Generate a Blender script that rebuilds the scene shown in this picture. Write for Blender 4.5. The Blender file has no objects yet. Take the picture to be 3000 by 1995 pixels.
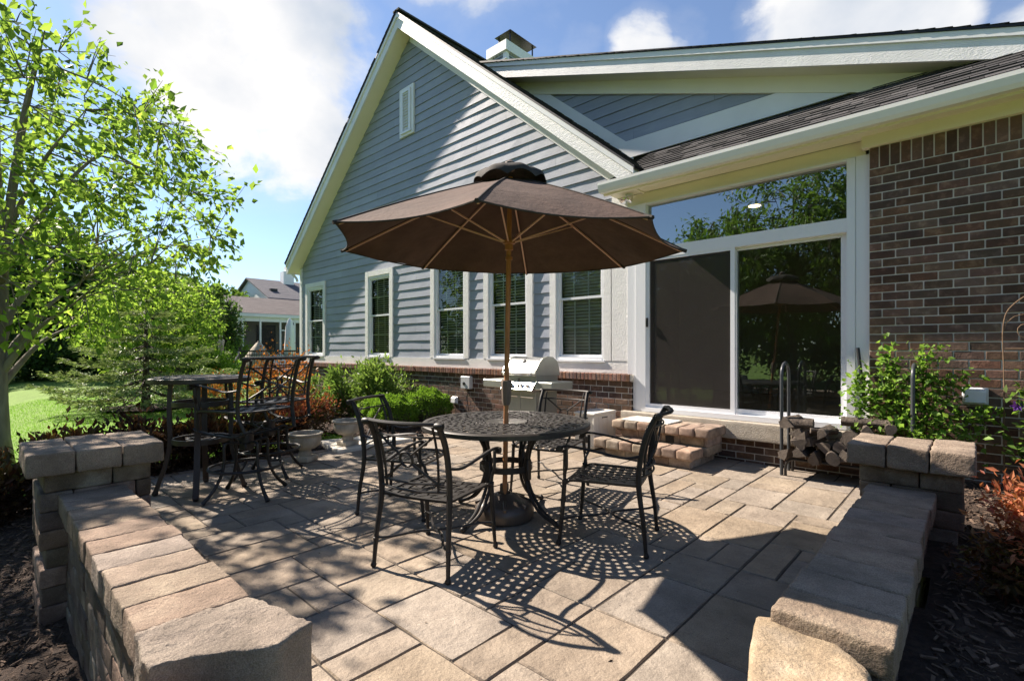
import bpy, math, random
import numpy as np
from mathutils import Vector, Matrix, noise
from math import sin, cos, pi, radians, sqrt, atan2
S = bpy.context.scene
random.seed(7)
RNG = np.random.default_rng(11)

# ---------------------------------------------------------------- camera
cam = bpy.data.cameras.new('camera'); camo = bpy.data.objects.new('camera', cam)
S.collection.objects.link(camo); S.camera = camo
camo.location = (0, 0, 1.28)
YAW = math.atan(1350/1451)
camo.rotation_euler = (pi/2, 0, YAW)
cam.sensor_width = 36; cam.lens = 36*1451/3000
cam.shift_y = 27.5/3000
cam.clip_start = .05; cam.clip_end = 2000
CS, CC = sin(YAW), cos(YAW)

# ---------------------------------------------------------------- light
SUNV = Vector((-1.10, -.19, 1.0)).normalized()
sl = bpy.data.lights.new('sun', 'SUN'); so = bpy.data.objects.new('sun', sl)
S.collection.objects.link(so); so.location = (-20, -5, 20)
so.rotation_euler = SUNV.to_track_quat('Z', 'Y').to_euler()
sl.energy = 5.0; sl.angle = radians(.55); sl.color = (1, .885, .765)
EL = math.asin(SUNV.z); AZ = atan2(SUNV.x, SUNV.y)

def rdir(x, y):
    a = (x-1500)/1451; b = (1025-y)/1451
    return Vector((a*CC-CS, a*CS+CC, b)).normalized()

w = bpy.data.worlds.new('World'); S.world = w; w.use_nodes = True
nt = w.node_tree; N = nt.nodes; L = nt.links; N.clear()
out = N.new('ShaderNodeOutputWorld'); bg = N.new('ShaderNodeBackground')
sky = N.new('ShaderNodeTexSky'); sky.sky_type = 'NISHITA'; sky.sun_disc = False
sky.sun_elevation = EL; sky.sun_rotation = AZ; sky.air_density = 1.0; sky.dust_density = .15; sky.ozone_density = 2.0
tc = N.new('ShaderNodeTexCoord')
def math_(op, a, b=None, c=None, clamp=False):
    m = N.new('ShaderNodeMath'); m.operation = op; m.use_clamp = clamp
    for i, v in enumerate((a, b, c)):
        if v is None: continue
        if isinstance(v, (int, float)): m.inputs[i].default_value = v
        else: L.new(v, m.inputs[i])
    return m.outputs[0]
nrm = N.new('ShaderNodeVectorMath'); nrm.operation = 'NORMALIZE'; L.new(tc.outputs['Generated'], nrm.inputs[0])
def nz(scale, detail, rough, sx=1, off=0, dist=0):
    mp = N.new('ShaderNodeMapping'); mp.inputs['Scale'].default_value = (1, 1, sx); mp.inputs['Location'].default_value = (off, off*.7, off*.3)
    L.new(nrm.outputs[0], mp.inputs[0])
    n = N.new('ShaderNodeTexNoise'); n.inputs['Scale'].default_value = scale; n.inputs['Detail'].default_value = detail
    n.inputs['Roughness'].default_value = rough; n.inputs['Distortion'].default_value = dist
    L.new(mp.outputs[0], n.inputs[0]); return n.outputs['Fac']
total = None
# cloud banks: direction through the picture, angular radius (deg), weight
for (x, y, r, wt) in ((720, 120, 12, 1.05), (480, 90, 7, .75), (820, 330, 10, .85), (960, 130, 7, .6), (560, 330, 6, .5), (930, 440, 6, .6), (330, 560, 9, .4),
                      (1700, 130, 3.0, .5), (1590, 90, 3.2, .42), (1880, 130, 4.2, .85), (2000, 120, 3.6, .6),
                      (2450, 50, 7.0, 1.1), (2650, 40, 6, 1.0), (2270, 70, 4.5, .8), (2500, 150, 5, .9), (30, 60, 4, .4), (1330, 90, 2.2, .36),
                      (1400, -500, 16, .8), (3600, 200, 15, .8)):
    d = rdir(x, y)
    dt = N.new('ShaderNodeVectorMath'); dt.operation = 'DOT_PRODUCT'; L.new(nrm.outputs[0], dt.inputs[0]); dt.inputs[1].default_value = d
    c1 = cos(radians(r*1.15))
    mr = N.new('ShaderNodeMapRange'); mr.interpolation_type = 'SMOOTHSTEP'
    mr.inputs['From Min'].default_value = c1; mr.inputs['From Max'].default_value = 1; mr.inputs['To Max'].default_value = wt
    L.new(dt.outputs['Value'], mr.inputs['Value'])
    total = mr.outputs[0] if total is None else math_('MAXIMUM', total, mr.outputs[0])
f1 = nz(5.5, 9, .58, 1.5, 3.1, .3); f2 = nz(2.2, 5, .5, 2.0, 7.7)
dens = math_('ADD', total, math_('MULTIPLY', math_('SUBTRACT', f1, .5), 1.7))
dens = math_('ADD', dens, math_('MULTIPLY', math_('SUBTRACT', f2, .5), .5))
mk = N.new('ShaderNodeMapRange'); mk.interpolation_type = 'SMOOTHSTEP'
mk.inputs['From Min'].default_value = .30; mk.inputs['From Max'].default_value = .78; L.new(dens, mk.inputs['Value'])
thin = N.new('ShaderNodeMapRange'); thin.inputs['From Min'].default_value = .15; thin.inputs['From Max'].default_value = .7; thin.inputs['To Max'].default_value = .22
L.new(dens, thin.inputs['Value'])
mask = math_('MAXIMUM', mk.outputs[0], thin.outputs[0])
shade = nz(3.2, 6, .5, 1.3, 1.9)
cr = N.new('ShaderNodeValToRGB'); cr.color_ramp.elements[0].position = .34; cr.color_ramp.elements[0].color = (2.15, 2.4, 2.8, 1)
cr.color_ramp.elements[1].position = .60; cr.color_ramp.elements[1].color = (3.95, 3.85, 3.75, 1); L.new(shade, cr.inputs[0])
tint = N.new('ShaderNodeMix'); tint.data_type = 'RGBA'; tint.blend_type = 'MULTIPLY'; tint.inputs[0].default_value = 1
hsv = N.new('ShaderNodeHueSaturation'); hsv.inputs['Saturation'].default_value = .85; L.new(sky.outputs[0], hsv.inputs['Color'])
L.new(hsv.outputs[0], tint.inputs[6]); tint.inputs[7].default_value = (.50, .56, .64, 1)
mx = N.new('ShaderNodeMix'); mx.data_type = 'RGBA'; L.new(mask, mx.inputs[0]); L.new(tint.outputs[2], mx.inputs[6]); L.new(cr.outputs[0], mx.inputs[7])
L.new(mx.outputs[2], bg.inputs[0]); bg.inputs[1].default_value = .108; L.new(bg.outputs[0], out.inputs[0])

S.view_settings.view_transform = 'Standard'; S.view_settings.look = 'None'
S.view_settings.exposure = 1.4; S.view_settings.gamma = 1
S.render.engine = 'CYCLES'
S.cycles.max_bounces = 8; S.cycles.transparent_max_bounces = 12; S.cycles.diffuse_bounces = 4

# ---------------------------------------------------------------- mesh helpers
class MB:
    def __init__(s): s.V = []; s.F = []; s.n = 0
    def add(s, vs, fs):
        s.V.extend(tuple(v) for v in vs); s.F.extend(tuple(i+s.n for i in f) for f in fs); s.n += len(vs); return s
    def box(s, x0, x1, y0, y1, z0, z1, M=None):
        v = [(x0,y0,z0),(x1,y0,z0),(x1,y1,z0),(x0,y1,z0),(x0,y0,z1),(x1,y0,z1),(x1,y1,z1),(x0,y1,z1)]
        if M is not None: v = [M @ Vector(p) for p in v]
        return s.add(v, [(0,3,2,1),(4,5,6,7),(0,1,5,4),(1,2,6,5),(2,3,7,6),(3,0,4,7)])
    def cham(s, x0, x1, y0, y1, z0, z1, c, M=None):
        """box with every edge chamfered"""
        v = []; cx, cy, cz = (x0+x1)/2, (y0+y1)/2, (z0+z1)/2; hx, hy, hz = (x1-x0)/2, (y1-y0)/2, (z1-z0)/2
        c = min(c, hx*.49, hy*.49, hz*.49); idx = {}
        for sx in (-1, 1):
            for sy in (-1, 1):
                for sz in (-1, 1):
                    for a in range(3):
                        h = [hx-c, hy-c, hz-c]; h[a] = (hx, hy, hz)[a]
                        idx[(sx, sy, sz, a)] = len(v); v.append((cx+sx*h[0], cy+sy*h[1], cz+sz*h[2]))
        f = []
        for a in range(3):
            for sg in (-1, 1):
                b, c_ = (a+1) % 3, (a+2) % 3
                q = []
                for u, t in ((-1,-1),(1,-1),(1,1),(-1,1)):
                    k = [0,0,0]; k[a] = sg; k[b] = u; k[c_] = t; q.append(idx[(*k, a)])
                f.append(tuple(q if sg > 0 else q[::-1]))
        for a in range(3):
            b, c_ = (a+1) % 3, (a+2) % 3
            for u in (-1, 1):
                for t in (-1, 1):
                    k0 = [0,0,0]; k1 = [0,0,0]; k0[a] = -1; k1[a] = 1
                    for k in (k0, k1): k[b] = u; k[c_] = t
                    q = (idx[(*k0, b)], idx[(*k1, b)], idx[(*k1, c_)], idx[(*k0, c_)])
                    f.append(q if u*t > 0 else q[::-1])
        for sx in (-1, 1):
            for sy in (-1, 1):
                for sz in (-1, 1):
                    q = tuple(idx[(sx, sy, sz, a)] for a in range(3)); f.append(q if sx*sy*sz > 0 else q[::-1])
        if M is not None: v = [M @ Vector(p) for p in v]
        return s.add(v, f)
    def tube(s, P, r, n=8, closed=False, flat=None, caps=True):
        P = [Vector(p) for p in P]; m = len(P)
        R = r if isinstance(r, (list, tuple)) else [r]*m
        T = []
        for i in range(m):
            a = P[(i-1) % m] if (closed or i > 0) else P[i]; b = P[(i+1) % m] if (closed or i < m-1) else P[i]
            t = (b-a); T.append(t.normalized() if t.length > 1e-9 else Vector((0,0,1)))
        u = T[0].orthogonal().normalized()
        if abs(T[0].z) < .95: u = T[0].cross(Vector((0,0,1))).normalized()
        vs = []
        for i in range(m):
            u = (u - T[i]*u.dot(T[i]))
            u = u.normalized() if u.length > 1e-6 else T[i].orthogonal().normalized()
            w_ = T[i].cross(u)
            for k in range(n):
                a = 2*pi*k/n + (pi/4 if n == 4 else 0)
                fl = flat if flat else 1
                vs.append(P[i]+u*(cos(a)*R[i])+w_*(sin(a)*R[i]*fl))
        fs = []
        for i in range(m if closed else m-1):
            j = (i+1) % m
            for k in range(n):
                l = (k+1) % n; fs.append((i*n+k, i*n+l, j*n+l, j*n+k))
        if caps and not closed: fs.append(tuple(range(n))[::-1]); fs.append(tuple((m-1)*n+k for k in range(n)))
        return s.add(vs, fs)
    def ball(s, c, r, n=8, m=5, sz=1):
        P = []; 
        pr = [(r*sin(pi*i/m), c[2]-r*sz*cos(pi*i/m)) for i in range(m+1)]
        return s.lathe(pr, n, c[0], c[1])
    def lathe(s, prof, n=24, cx=0, cy=0, M=None):
        vs = []; 
        for (r, z) in prof:
            for k in range(n):
                a = 2*pi*k/n; vs.append(Vector((cx+max(r,1e-4)*cos(a), cy+max(r,1e-4)*sin(a), z)))
        if M is not None: vs = [M @ v for v in vs]
        fs = [(i*n+k, i*n+(k+1) % n, (i+1)*n+(k+1) % n, (i+1)*n+k) for i in range(len(prof)-1) for k in range(n)]
        return s.add(vs, fs)
    def prism(s, pts, z0, z1):
        n = len(pts); v = [(p[0], p[1], z0) for p in pts]+[(p[0], p[1], z1) for p in pts]
        return s.add(v, [tuple(range(n))[::-1], tuple(range(n, 2*n))]+[(i, (i+1) % n, n+(i+1) % n, n+i) for i in range(n)])
    def prismY(s, pts, y0, y1):
        """pts = (x,z) outline extruded along y"""
        n = len(pts); v = [(p[0], y0, p[1]) for p in pts]+[(p[0], y1, p[1]) for p in pts]
        return s.add(v, [tuple(range(n)), tuple(range(n, 2*n))[::-1]]+[(i, n+i, n+(i+1) % n, (i+1) % n) for i in range(n)])
    def prismX(s, pts, x0, x1):
        n = len(pts); v = [(x0, p[0], p[1]) for p in pts]+[(x1, p[0], p[1]) for p in pts]
        return s.add(v, [tuple(range(n)), tuple(range(n, 2*n))[::-1]]+[(i, n+i, n+(i+1) % n, (i+1) % n) for i in range(n)])
    def arr(s, V, F):
        V = np.asarray(V); F = np.asarray(F)+s.n
        s.V.extend(map(tuple, V.tolist())); s.F.extend(map(tuple, F.tolist())); s.n += len(V); return s
    def build(s, name, m, parent=None, smooth=False, org=None, fix=True, bevel=0):
        me = bpy.data.meshes.new(name)
        V = np.array(s.V, dtype=float).reshape(-1, 3)
        if org is not None: V = V-np.array(org)
        me.from_pydata(V.tolist(), [], s.F)
        o = bpy.data.objects.new(name, me); S.collection.objects.link(o)
        if parent: o.parent = parent
        if m: me.materials.append(m)
        if fix and len(s.F) < 60000:
            import bmesh
            bm = bmesh.new(); bm.from_mesh(me); bmesh.ops.recalc_face_normals(bm, faces=bm.faces); bm.to_mesh(me); bm.free()
        if smooth:
            me.polygons.foreach_set('use_smooth', [True]*len(me.polygons))
            if smooth != 'all':
                try: me.set_sharp_from_angle(angle=radians(42))
                except Exception: pass
        if bevel:
            b = o.modifiers.new('bevel', 'BEVEL'); b.width = bevel; b.segments = 1; b.limit_method = 'ANGLE'
        me.update(); return o

def rbox(mb, x0, x1, y0, y1, z0, z1, r=.015, amp=.004, n=5, seed=0, M=None, poly=None):
    """tumbled stone block: rounded, lumpy box"""
    h = [(x1-x0)/2, (y1-y0)/2, (z1-z0)/2]; c = Vector(((x0+x1)/2, (y0+y1)/2, (z0+z1)/2))
    ts = []
    for a in range(3):
        k = max(2, min(n*3, int(h[a]*2/(.05))+1)) if n < 5 else max(3, int(h[a]*2/.022)); e = min(.4, r/h[a])
        t = [-1, -1+e*.5]+[-1+e+(2-2*e)*i/k for i in range(k+1)]+[1-e*.5, 1]; ts.append(t)
    vid = {}; V = []; F = []
    def vert(i, j, k):
        key = (i, j, k)
        if key in vid: return vid[key]
        p = [ts[0][i]*h[0], ts[1][j]*h[1], ts[2][k]*h[2]]
        q = [max(-(h[a]-r), min(h[a]-r, p[a])) for a in range(3)]
        d = Vector([p[a]-q[a] for a in range(3)]); l = d.length
        v = Vector(q)+(d/l*r if l > 1e-9 else d)
        w_ = c+v
        nv = noise.noise_vector(w_*9+Vector((seed*3.1, seed*1.7, 0)))*amp + noise.noise_vector(w_*31+Vector((seed, 0, 4)))*amp*.55
        if n >= 5: nv += noise.noise_vector(w_*75+Vector((seed, 3, 4)))*amp*.42
        w_ = w_+nv
        vid[key] = len(V); V.append(w_); return vid[key]
    n0, n1, n2 = len(ts[0]), len(ts[1]), len(ts[2])
    for i in range(n0-1):
        for j in range(n1-1):
            F.append((vert(i,j,0), vert(i,j+1,0), vert(i+1,j+1,0), vert(i+1,j,0)))
            F.append((vert(i,j,n2-1), vert(i+1,j,n2-1), vert(i+1,j+1,n2-1), vert(i,j+1,n2-1)))
    for i in range(n0-1):
        for k in range(n2-1):
            F.append((vert(i,0,k), vert(i+1,0,k), vert(i+1,0,k+1), vert(i,0,k+1)))
            F.append((vert(i,n1-1,k), vert(i,n1-1,k+1), vert(i+1,n1-1,k+1), vert(i+1,n1-1,k)))
    for j in range(n1-1):
        for k in range(n2-1):
            F.append((vert(0,j,k), vert(0,j,k+1), vert(0,j+1,k+1), vert(0,j+1,k)))
            F.append((vert(n0-1,j,k), vert(n0-1,j+1,k), vert(n0-1,j+1,k+1), vert(n0-1,j,k+1)))
    if poly:   # skew the x-y outline onto a quad: poly = 4 corners (x0y0, x1y0, x1y1, x0y1)
        W = []
        for v in V:
            u = (v.x-x0)/(x1-x0); t = (v.y-y0)/(y1-y0)
            a = Vector(poly[0])*(1-u)+Vector(poly[1])*u; b = Vector(poly[3])*(1-u)+Vector(poly[2])*u
            q = a*(1-t)+b*t; W.append(Vector((q.x, q.y, v.z)))
        V = W
    if M is not None: V = [M @ v for v in V]
    mb.add(V, F)

def thing(name, label, cat, loc=(0,0,0), rz=0, group=None, kind=None):
    o = bpy.data.objects.new(name, None); S.collection.objects.link(o); o.empty_display_size = .2
    o.location = loc; o.rotation_euler = (0, 0, rz); return tag(o, label, cat, group, kind)
def tag(o, label, cat, group=None, kind=None):
    o['label'] = label; o['category'] = cat
    if group: o['group'] = group
    if kind: o['kind'] = kind
    return o
def dup(root, loc, rz, label):
    def cp(o, par):
        c = o.copy(); S.collection.objects.link(c); c.parent = par
        for ch in list(o.children): cp(ch, c)
        return c
    r = cp(root, None); r.location = loc; r.rotation_euler = (0, 0, rz); r['label'] = label; return r

# ---------------------------------------------------------------- materials
def newmat(name):
    m = bpy.data.materials.new(name); m.use_nodes = True; nt = m.node_tree
    b = nt.nodes['Principled BSDF']; return m, nt, nt.nodes, nt.links, b
def mat(name, c1, c2=None, scale=4, rough=.75, bump=0, bscale=60, island=0, metal=0, detail=6, stretch=(1,1,1), spec=.4, contrast=(.3,.7), c3=None, bdist=.01, bstretch=None, coat=0, hue=0, speckle=0, stain=0, sscale=1.1, spscale=260):
    m, nt, N, L, b = newmat(name)
    tc = N.new('ShaderNodeTexCoord'); mp = N.new('ShaderNodeMapping'); mp.inputs['Scale'].default_value = stretch
    geo = N.new('ShaderNodeNewGeometry')
    L.new(tc.outputs['Object'], mp.inputs[0])
    b.inputs['Roughness'].default_value = rough; b.inputs['Metallic'].default_value = metal
    b.inputs['Specular IOR Level'].default_value = spec
    if coat: b.inputs['Coat Weight'].default_value = coat
    col = None
    if c2 is not None:
        n = N.new('ShaderNodeTexNoise'); n.inputs['Scale'].default_value = scale; n.inputs['Detail'].default_value = detail; n.inputs['Roughness'].default_value = .6
        if island:
            cmb = N.new('ShaderNodeVectorMath'); cmb.operation = 'ADD'; L.new(mp.outputs[0], cmb.inputs[0])
            ml = N.new('ShaderNodeVectorMath'); ml.operation = 'SCALE'; ml.inputs[0].default_value = (17, 29, 13); L.new(geo.outputs['Random Per Island'], ml.inputs['Scale'])
            L.new(ml.outputs[0], cmb.inputs[1]); L.new(cmb.outputs[0], n.inputs[0])
        else: L.new(mp.outputs[0], n.inputs[0])
        r = N.new('ShaderNodeValToRGB'); r.color_ramp.elements[0].position = contrast[0]; r.color_ramp.elements[1].position = contrast[1]
        r.color_ramp.elements[0].color = (*c1, 1); r.color_ramp.elements[1].color = (*c2, 1)
        if c3: 
            e = r.color_ramp.elements.new((contrast[0]+contrast[1])/2); e.color = (*c3, 1)
        L.new(n.outputs['Fac'], r.inputs[0]); col = r.outputs[0]
    else:
        b.inputs['Base Color'].default_value = (*c1, 1)
    if island:
        hs = N.new('ShaderNodeHueSaturation')
        if col: L.new(col, hs.inputs['Color'])
        else: hs.inputs['Color'].default_value = (*c1, 1)
        mr = N.new('ShaderNodeMapRange'); mr.inputs['To Min'].default_value = 1-island; mr.inputs['To Max'].default_value = 1+island
        L.new(geo.outputs['Random Per Island'], mr.inputs['Value']); L.new(mr.outputs[0], hs.inputs['Value'])
        if hue:
            wn = N.new('ShaderNodeTexWhiteNoise'); wn.noise_dimensions = '1D'; L.new(geo.outputs['Random Per Island'], wn.inputs['W'])
            m2 = N.new('ShaderNodeMapRange'); m2.inputs['To Min'].default_value = .5-hue; m2.inputs['To Max'].default_value = .5+hue
            L.new(wn.outputs['Value'], m2.inputs['Value']); L.new(m2.outputs[0], hs.inputs['Hue'])
            m3 = N.new('ShaderNodeMapRange'); m3.inputs['To Min'].default_value = .8; m3.inputs['To Max'].default_value = 1.15
            wn2 = N.new('ShaderNodeTexWhiteNoise'); wn2.noise_dimensions = '1D'; ad = N.new('ShaderNodeMath'); ad.operation = 'ADD'; ad.inputs[1].default_value = 3.3
            L.new(geo.outputs['Random Per Island'], ad.inputs[0]); L.new(ad.outputs[0], wn2.inputs['W'])
            L.new(wn2.outputs['Value'], m3.inputs['Value']); L.new(m3.outputs[0], hs.inputs['Saturation'])
        col = hs.outputs[0]
    def mul(col, scale, amt, det, lo=.35, hi=.65):
        n = N.new('ShaderNodeTexNoise'); n.inputs['Scale'].default_value = scale; n.inputs['Detail'].default_value = det; n.inputs['Roughness'].default_value = .65; L.new(tc.outputs['Object'], n.inputs[0])
        r = N.new('ShaderNodeMapRange'); r.inputs['From Min'].default_value = lo; r.inputs['From Max'].default_value = hi; r.inputs['To Min'].default_value = 1-amt; r.inputs['To Max'].default_value = 1+amt*.6; L.new(n.outputs['Fac'], r.inputs['Value'])
        m_ = N.new('ShaderNodeVectorMath'); m_.operation = 'SCALE'; L.new(col, m_.inputs[0]); L.new(r.outputs[0], m_.inputs['Scale']); return m_.outputs[0]
    if stain: col = mul(col, sscale, stain, 7)
    if speckle: col = mul(col, spscale, speckle, 2)
    if col: L.new(col, b.inputs['Base Color'])
    if bump:
        mp2 = N.new('ShaderNodeMapping'); mp2.inputs['Scale'].default_value = bstretch or stretch; L.new(tc.outputs['Object'], mp2.inputs[0])
        n2 = N.new('ShaderNodeTexNoise'); n2.inputs['Scale'].default_value = bscale; n2.inputs['Detail'].default_value = 5; n2.inputs['Roughness'].default_value = .65
        L.new(mp2.outputs[0], n2.inputs[0])
        bp = N.new('ShaderNodeBump'); bp.inputs['Strength'].default_value = bump; bp.inputs['Distance'].default_value = bdist
        L.new(n2.outputs['Fac'], bp.inputs['Height']); L.new(bp.outputs[0], b.inputs['Normal'])
    return m
def leafmat(name, c1, c2, trans=.45, island=.35, hue=.02, rough=.5):
    m, nt, N, L, b = newmat(name)
    geo = N.new('ShaderNodeNewGeometry'); r = N.new('ShaderNodeMix'); r.data_type = 'RGBA'
    L.new(geo.outputs['Random Per Island'], r.inputs[0]); r.inputs[6].default_value = (*c1, 1); r.inputs[7].default_value = (*c2, 1)
    wn = N.new('ShaderNodeTexWhiteNoise'); wn.noise_dimensions = '1D'; L.new(geo.outputs['Random Per Island'], wn.inputs['W'])
    hs = N.new('ShaderNodeHueSaturation'); mr = N.new('ShaderNodeMapRange'); mr.inputs['To Min'].default_value = 1-island; mr.inputs['To Max'].default_value = 1+island
    L.new(wn.outputs['Value'], mr.inputs['Value']); L.new(mr.outputs[0], hs.inputs['Value']); L.new(r.outputs[2], hs.inputs['Color'])
    L.new(hs.outputs[0], b.inputs['Base Color']); b.inputs['Roughness'].default_value = rough; b.inputs['Specular IOR Level'].default_value = .25
    t = N.new('ShaderNodeBsdfTranslucent'); g = N.new('ShaderNodeMix'); g.data_type = 'RGBA'; g.blend_type = 'MULTIPLY'; g.inputs[0].default_value = 1
    L.new(hs.outputs[0], g.inputs[6]); g.inputs[7].default_value = (1.15, 1.15, .7, 1); L.new(g.outputs[2], t.inputs[0])
    mx = N.new('ShaderNodeMixShader'); mx.inputs[0].default_value = trans
    o = N['Material Output']; L.new(b.outputs[0], mx.inputs[1]); L.new(t.outputs[0], mx.inputs[2]); L.new(mx.outputs[0], o.inputs[0])
    return m
def glassmat(name, tint, refl=.25, rough=.0):
    m, nt, N, L, b = newmat(name); N.remove(b)
    t = N.new('ShaderNodeBsdfTransparent'); t.inputs[0].default_value = (*tint, 1)
    g = N.new('ShaderNodeBsdfGlossy'); g.inputs['Roughness'].default_value = rough; g.inputs[0].default_value = (.88, .95, .96, 1)
    fr = N.new('ShaderNodeFresnel'); fr.inputs[0].default_value = 1.5
    ad = N.new('ShaderNodeMath'); ad.operation = 'ADD'; ad.use_clamp = True; ad.inputs[1].default_value = refl; L.new(fr.outputs[0], ad.inputs[0])
    mx = N.new('ShaderNodeMixShader'); L.new(ad.outputs[0], mx.inputs[0]); L.new(t.outputs[0], mx.inputs[1]); L.new(g.outputs[0], mx.inputs[2])
    L.new(mx.outputs[0], N['Material Output'].inputs[0]); return m

M = {}
M['paver'] = mat('paver', (.205,.163,.122), (.32,.262,.20), 5, .88, 1.0, 10, island=.09, contrast=(.28,.72), bdist=.02, hue=.003, speckle=.30, stain=.26)
M['joint'] = mat('joint', (.035,.028,.022), (.07,.055,.04), 30, .95)
M['stone'] = mat('stone', (.18,.135,.098), (.33,.26,.193), 7, .92, 1.0, 55, island=.10, speckle=.35, stain=.22, sscale=4, contrast=(.28,.72), bdist=.010, hue=.008, c3=(.26,.195,.145))
M['wallstone'] = mat('wallstone', (.11,.078,.055), (.36,.295,.235), 4.2, .92, 1.0, 60, island=.25, contrast=(.34,.74), bdist=.008, hue=.02, c3=(.20,.145,.105), speckle=.3, stain=.35, sscale=3)
M['stepstone'] = mat('stepstone', (.26,.185,.13), (.39,.30,.225), 9, .9, .9, 80, island=.2, speckle=.25, stain=.38, sscale=9, contrast=(.3,.7), bdist=.006, hue=.015)
M['yellowstone'] = mat('yellowstone', (.27,.20,.13), (.38,.30,.21), 9, .85, 1.0, 60, speckle=.3, stain=.3, sscale=5, contrast=(.3,.7), bdist=.008, c3=(.33,.25,.16))
M['siding'] = mat('siding', (.27,.295,.345), (.305,.33,.385), 3, .62, .35, 60, island=.07, stain=.07, sscale=1.5, stretch=(1,1,8), bstretch=(3,3,40), bdist=.003)
M['trim'] = mat('trim', (.72,.715,.70), (.79,.785,.765), 2, .5, .12, 40, bdist=.003)
M['rough_trim'] = mat('rough_trim', (.70,.69,.67), (.79,.78,.755), 3, .55, .6, 22, stain=.06, stretch=(1,1,.35), bdist=.012, bstretch=(1.3,1.3,3.2))
M['vtrim'] = mat('vtrim', (.70,.69,.67), (.79,.78,.755), 3, .55, .7, 22, stain=.06, bdist=.012, bstretch=(3.2,3.2,1.1))
M['soffit'] = mat('soffit', (.78,.725,.56), (.82,.77,.61), 2, .6, .05, 40)  # yellowish light bounced off the patio is tinted into this base colour
M['vinyl'] = mat('vinyl', (.72,.73,.75), None, rough=.38, spec=.5)
M['gutter'] = mat('gutter', (.76,.745,.69), None, rough=.33, spec=.5)
M['brick'] = mat('brick', (.09,.056,.037), (.235,.148,.10), 14, .85, .8, 55, island=.38, contrast=(.3,.75), bdist=.006, hue=.012, c3=(.115,.064,.043), stain=.2, sscale=2)
M['capbrick'] = mat('capbrick', (.13,.06,.04), (.27,.145,.10), 16, .85, .7, 60, island=.3, contrast=(.3,.7), bdist=.005, hue=.01)
M['mortar'] = mat('mortar', (.46,.42,.37), (.62,.575,.51), 12, .95, .6, 80, bdist=.004)
M['shingle'] = mat('shingle', (.022,.023,.028), (.072,.066,.062), 60, .95, .9, 200, island=.65, contrast=(.3,.7), bdist=.004, hue=.02)
M['ledge'] = mat('ledge', (.33,.29,.235), (.44,.39,.32), 20, .95, 1.0, 70, bdist=.012)
M['iron'] = mat('iron', (.016,.014,.013), (.028,.024,.021), 25, .50, .15, 150, metal=.25, spec=.5, bdist=.002)
M['tabletop'] = mat('tabletop', (.03,.026,.024), (.05,.044,.038), 25, .46, .15, 150, metal=.3, spec=.5, bdist=.002)
M['bariron'] = mat('bariron', (.028,.020,.016), (.045,.034,.028), 20, .45, .15, 120, metal=.2, spec=.5)
M['canvas'] = mat('canvas', (.062,.033,.022), (.092,.052,.036), 6, .9, .5, 14, bdist=.02, stain=.18, sscale=2.5, island=.05)
M['darkcanvas'] = mat('darkcanvas', (.02,.017,.015), (.05,.042,.035), 14, .85, .4, 60, bdist=.004)
M['wood'] = mat('wood', (.30,.12,.045), (.44,.20,.085), 6, .45, .2, 60, stretch=(8,8,.6), spec=.4)
M['rib'] = mat('rib', (.62,.36,.26), (.70,.43,.32), 10, .5)
M['grip'] = mat('grip', (.16,.12,.095), None, rough=.6)
M['baseplastic'] = mat('baseplastic', (.055,.04,.03), (.085,.066,.05), 5, .38, .1, 90, spec=.5)
M['steel'] = mat('steel', (.72,.72,.70), (.80,.80,.78), 3, .26, .06, 40, metal=1, stretch=(1,1,30), bdist=.001)
M['steel_dark'] = mat('steel_dark', (.33,.34,.30), (.40,.41,.36), 3, .42, metal=.5)
M['rack'] = mat('rack', (.045,.05,.055), (.06,.066,.072), 20, .35, metal=.2)
M['black'] = mat('black', (.012,.012,.013), None, rough=.45)
M['chrome'] = mat('chrome', (.75,.75,.75), None, rough=.15, metal=1)
M['urn'] = mat('urn', (.24,.20,.155), (.50,.45,.36), 6, .9, .8, 40, contrast=(.3,.68), bdist=.006, stretch=(1,1,.5))
M['slab'] = mat('slab', (.50,.46,.39), (.60,.56,.48), 6, .9, .4, 40)
M['mat_rug'] = mat('mat_rug', (.55,.53,.47), (.66,.64,.58), 40, .95, .9, 120, bdist=.004)
M['plastic_box'] = mat('plastic_box', (.60,.57,.51), (.66,.63,.57), 3, .5)
M['grey_box'] = mat('grey_box', (.50,.51,.52), None, rough=.45)
M['mulch'] = mat('mulch', (.022,.014,.010), (.075,.047,.032), 30, .95, 1.0, 70, bdist=.03, contrast=(.3,.7))
M['chips'] = mat('chips', (.04,.026,.018), (.17,.115,.08), 9, .95, .8, 90, island=.6)
M['bark'] = mat('bark', (.14,.12,.095), (.27,.24,.20), 10, .9, .8, 40, stretch=(1,1,.3), bdist=.01)
M['darkbark'] = mat('darkbark', (.05,.038,.03), (.11,.088,.07), 12, .9, .8, 40, stretch=(1,1,.3), bdist=.01)
M['twig'] = mat('twig', (.12,.075,.045), (.20,.13,.08), 20, .9)
M['logbark'] = mat('logbark', (.035,.027,.022), (.12,.095,.075), 14, .95, 1.0, 40, island=.3, bdist=.02, contrast=(.3,.7))
M['logend'] = mat('logend', (.045,.036,.029), (.135,.11,.088), 12, .9, .8, 70, island=.3, bdist=.006)
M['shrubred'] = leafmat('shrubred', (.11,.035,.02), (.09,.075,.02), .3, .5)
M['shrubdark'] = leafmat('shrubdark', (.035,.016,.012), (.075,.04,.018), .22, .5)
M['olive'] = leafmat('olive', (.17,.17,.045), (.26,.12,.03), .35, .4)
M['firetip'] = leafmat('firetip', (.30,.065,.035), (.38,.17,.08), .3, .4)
M['orange'] = leafmat('orange', (.52,.15,.03), (.46,.22,.06), .35, .35)
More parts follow.
